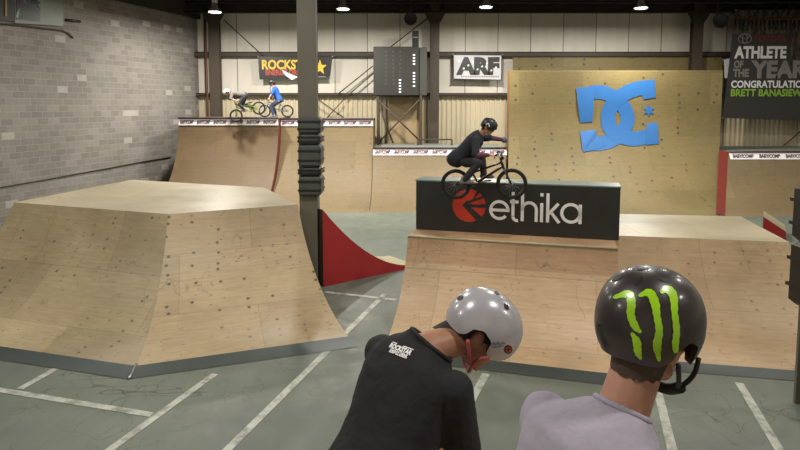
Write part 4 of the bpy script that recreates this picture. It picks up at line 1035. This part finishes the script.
if all(c0):
    XS = frame(c0[0], c0[1]-c0[0], c0[2]-c0[0]); 
    tmp = MB(); w_ = (c0[1]-c0[0]).length
    tmp.text('ROCKSTAR', .024, XS, M['white'], .0012, width=w_*.98); XS2 = XS @ Matrix.Translation((w_*.12, -.013, 0)); tmp.text('ENERGY DRINK', .0145, XS2, M['white'], .0007, width=w_*.8)
    for q in ((w_*.02, .0195, w_*.96, .003), (w_*.12, -.0165, w_*.8, .0025)): tmp.add([XS @ V((q[0], q[1], 0)), XS @ V((q[0]+q[2], q[1], 0)), XS @ V((q[0]+q[2], q[1]+q[3], 0)), XS @ V((q[0], q[1]+q[3], 0))], [(0, 1, 2, 3)], M['white'])
    # drop every vertex onto the cloth
    nv = []
    for q in tmp.v:
        r_ = (q-O).normalized(); loc, nrm, *_ = tS.ray_cast(O, r_)
        nv.append(loc - r_*.003 if loc is not None else q)
    tmp.v = nv; tmp.build('shirt_print', shA)
# collar ring
def collar(parent, c, nrm, r1, r2, m, tilt=(0, 0, 1)):
    nrm = V(nrm).normalized(); u_ = nrm.orthogonal().normalized(); w_ = nrm.cross(u_); b = MB()
    b.tube([V(c)+u_*r1*math.cos(2*math.pi*i/32)+w_*r2*math.sin(2*math.pi*i/32) for i in range(32)], .009, m, 8, closed=True); return b.build('collar', parent)

# spectator with the black helmet
az = math.radians(22); fw = V((math.cos(az), math.sin(az), 0)); rt = V((fw.y, -fw.x, 0))
c7 = V((.455, 1.355, 2.895)); pel = V((.315, 1.30, 2.41))
J = dict(c7=c7, pel=pel, nk=V((.538, 1.37, 2.868)), hd=V((.618, 1.425, 3.034)), ls=V((.378, 1.472, 2.80)), rs=V((.54, 1.205, 2.79)))
J.update(re=J['rs']+V((.10, .02, -.27)), le=J['ls']+V((.05, .08, -.28)))
J.update(rw=J['re']+V((.17, .10, -.12)), lw=J['le']+V((.16, .05, -.15)))
for s, S in (('r', 1), ('l', -1)):
    hp = pel + rt*.09*S - V((0, 0, .06)); J[s+'h'] = hp; J[s+'a'] = V((hp.x+.03+rt.x*.03*S, hp.y+.02+rt.y*.03*S, DZ+.085)); J[s+'k'] = hp.lerp(J[s+'a'], .5)+fw*.05; J[s+'t'] = J[s+'a']+fw*.15-V((0, 0, .045))
aB, pB = math.radians(42), math.radians(12)
FB = V((math.cos(aB)*math.cos(pB), math.sin(aB)*math.cos(pB), -math.sin(pB)))
ventsB = [(-90, 50, 6, 4), (-60, 50, 6, 4)]
RIM[0] = -8
pb, XB, shB, (hB, tB) = person('person in lavender grey t-shirt and black helmet with green claw mark', J, dict(skin=M['skinB'], shirt=M['shirtB'], pants=M['pants'], shoe=M['shoe']), FB, vox=.007, hs=1.05, disp=.014, helm=(M['helmB'], ventsB, M['black']), hairm=M['hairB'])
RIM[0] = 0
headtube(pb, XB, [(.1, .05, -.03), (.094, .05, -.07), (.066, .062, -.108), (.035, .075, -.124), (0, .08, -.128), (-.035, .075, -.124), (-.066, .062, -.108), (-.1, .05, -.03)], .006, M['strapK'], 'chin_strap')
headtube(pb, XB, [(.095, -.05, -.04), (.082, .0, -.085), (.06, .055, -.112)], .006, M['strapK'], 'ear_strap')
headtube(pb, XB, [(.07, .05, -.108), (.035, .07, -.127), (0, .076, -.13), (-.035, .07, -.127)], .014, M['strapK'], 'chin_pad')['label'] = 'thick black chin pad'
b = MB()
def cz(X_, Y_): return (580+X_/3.1, 255+Y_/3.1)
for pts, ws in (
    ([(104, 133), (150, 122), (160, 150), (158, 185), (172, 222), (190, 240)], [2, 8, 8.5, 7.5, 7, 1.5]), ([(160, 240), (176, 268), (180, 300), (190, 322)], [1.5, 8, 7, 1.5]),
    ([(182, 128), (215, 118), (232, 150), (238, 190), (245, 235), (238, 280), (245, 328)], [2, 8, 8.5, 6.5, 7, 8.5, 2]),
    ([(248, 118), (270, 108), (288, 128), (292, 180), (298, 235), (294, 280), (300, 320)], [2, 8, 8, 6, 6.5, 6.5, 1.5])):
    decal_ribbon(b, cr_spline([cz(*p) for p in pts], 4), [w_ for w in zip(ws, ws[1:]) for w_ in [w[0]+(w[1]-w[0])*k/4 + (0.9 if k % 2 else -.3) for k in range(4)]]+[ws[-1]], M['claw'], tB, .0018, 2)
vents_at(hB, tB, [((612, 280.5), (624, 275), 4.2), ((635, 285), (642.5, 277), 4.5), ((659, 279), (671, 281.5), 4), ((637, 269.5), (649, 268.5), 2.2), ((597.5, 325), (601, 326), 3)], M['black'])
b.build('claw_mark', hB)['label'] = 'lime green three stripe claw mark'

# ------------------------------------------------------------------ centre rider
RX = Matrix.Translation(P(483.5, 184, 9.6)) @ Matrix.Rotation(math.radians(-12), 4, 'Z') @ Matrix.Rotation(math.radians(-2), 4, 'Y')
bk = bike('bmx_bike', 'black bmx bike in mid air in front of the black ledge', M['bframe'], .27)
bk.matrix_world = RX
def place(d, X): return {k: (X @ V(v)) for k, v in d.items()}
JC = dict(pel=(-.44, 0, .42), c7=(-.10, 0, .80), nk=(-.03, 0, .83), hd=(.10, -.01, .93), rs=(-.09, -.18, .75), ls=(-.07, .18, .76), re=(-.09, -.33, .50), rw=(.12, -.35, .505), le=(.10, .30, .74), lw=(.30, .36, .70),
          rh=(-.44, -.09, .40), lh=(-.44, .09, .40), rk=(-.06, -.15, .36), lk=(-.03, .15, .45), ra=(-.31, -.14, .07), la=(.0, .14, .13), rt=(-.15, -.14, .05), lt=(.15, .14, .10))
JC = place(JC, RX); R3 = RX.to_3x3(); JC['rhd'] = R3 @ V((.9, .05, -.05)); JC['rpm'] = R3 @ V((-.3, 0, -1)); JC['lpm'] = R3 @ V((0, 0, -1))
pc, XC, shC, (hC, tC) = person('bmx rider in dark t-shirt with purple sleeves, airborne above the ledge', JC, dict(skin=M['skinB'], shirt=M['navy'], pants=M['pants'], shoe=M['shoe']), R3 @ V((.8, -.12, -.45)), hs=.98, vox=.011, helm=(M['helmC'], [(60, 45, 6, 5), (120, 45, 6, 5)], M['black']), long=M['purple'], curl=.9)
b = MB(); decal_poly(b, [(485.5, 124), (489, 123), (490, 127), (486.5, 129.5), (484.5, 127)], M['white'], tC, .004); b.build('helmet_sticker', hC)
b = MB(); b.ellip(JC['lw']+(JC['lw']-JC['le']).normalized()*.04, (.06, .05, .05), M['glove']); remesh(b, 'glove', M['glove'], pc, .012, 2)

# far riders on the tall ramp
def far_rider(label, X, pose, mats, hF, helm, long=None):
    J_ = place(pose, X); R_3 = X.to_3x3()
    return person(label, J_, mats, R_3 @ V(hF), vox=.016, helm=(helm, [], M['black']), long=long)
RB = Matrix.Translation(P(276, 111.5, 23.7)) @ Matrix.Rotation(math.radians(180), 4, 'Z')
RB.translation.z = 3.1+.258
b2 = bike('bmx_bike', 'grey bmx bike under the rider in blue on the far ramp', M['greyb'], .36); b2.matrix_world = RB
pose2 = dict(pel=(-.14, 0, .46), c7=(.02, 0, .93), nk=(.06, 0, .96), hd=(.13, 0, 1.10), rs=(.03, -.18, .88), ls=(.03, .18, .88), re=(.10, -.28, .68), le=(.10, .28, .68), rw=(.18, -.34, .53), lw=(.18, .34, .53),
             rh=(-.14, -.1, .42), lh=(-.14, .1, .42), rk=(.16, -.2, .20), lk=(.16, .2, .20), ra=(.05, -.22, -.17), la=(.05, .22, -.17), rt=(.2, -.22, -.215), lt=(.2, .22, -.215))
far_rider('rider in blue t-shirt and dark helmet sitting on a bike atop the far ramp', RB, pose2, dict(skin=M['skinB'], shirt=M['bluesh'], pants=M['denim'], shoe=M['shoe']), (1, 0, -.2), M['helmC'])
RG = Matrix.Translation(P(247.5, 112, 22.3)) @ Matrix.Rotation(math.radians(180), 4, 'Z') @ Matrix.Rotation(math.radians(19), 4, 'Y')
b3 = bike('bmx_bike', 'lime framed bmx bike tipping over the lip of the far ramp', M['lime'], .27); b3.matrix_world = RG
pose3 = dict(pel=(-.1, 0, .62), c7=(.28, 0, .88), nk=(.34, 0, .88), hd=(.48, 0, .92), rs=(.27, -.18, .82), ls=(.27, .18, .82), re=(.34, -.33, .62), le=(.34, .33, .62), rw=(.18, -.36, .53), lw=(.18, .36, .53),
             rh=(-.1, -.09, .58), lh=(-.1, .09, .58), rk=(.12, -.15, .33), lk=(.16, .15, .36), ra=(-.3, -.14, .08), la=(.04, .14, .12), rt=(-.13, -.14, .05), lt=(.2, .14, .09))
far_rider('rider in grey t-shirt and pale helmet bent over a bike at the ramp lip', RG, pose3, dict(skin=M['skinB'], shirt=M['greysh'], pants=M['pants'], shoe=M['shoe']), (.9, 0, -.5), M['helmD'])
bpy.context.view_layer.update()

# ------------------------------------------------------------------ ambient
w = bpy.data.worlds.new('world'); scene.world = w; w.use_nodes = True
w.node_tree.nodes['Background'].inputs[0].default_value = (.8, .9, .85, 1); w.node_tree.nodes['Background'].inputs[1].default_value = .2
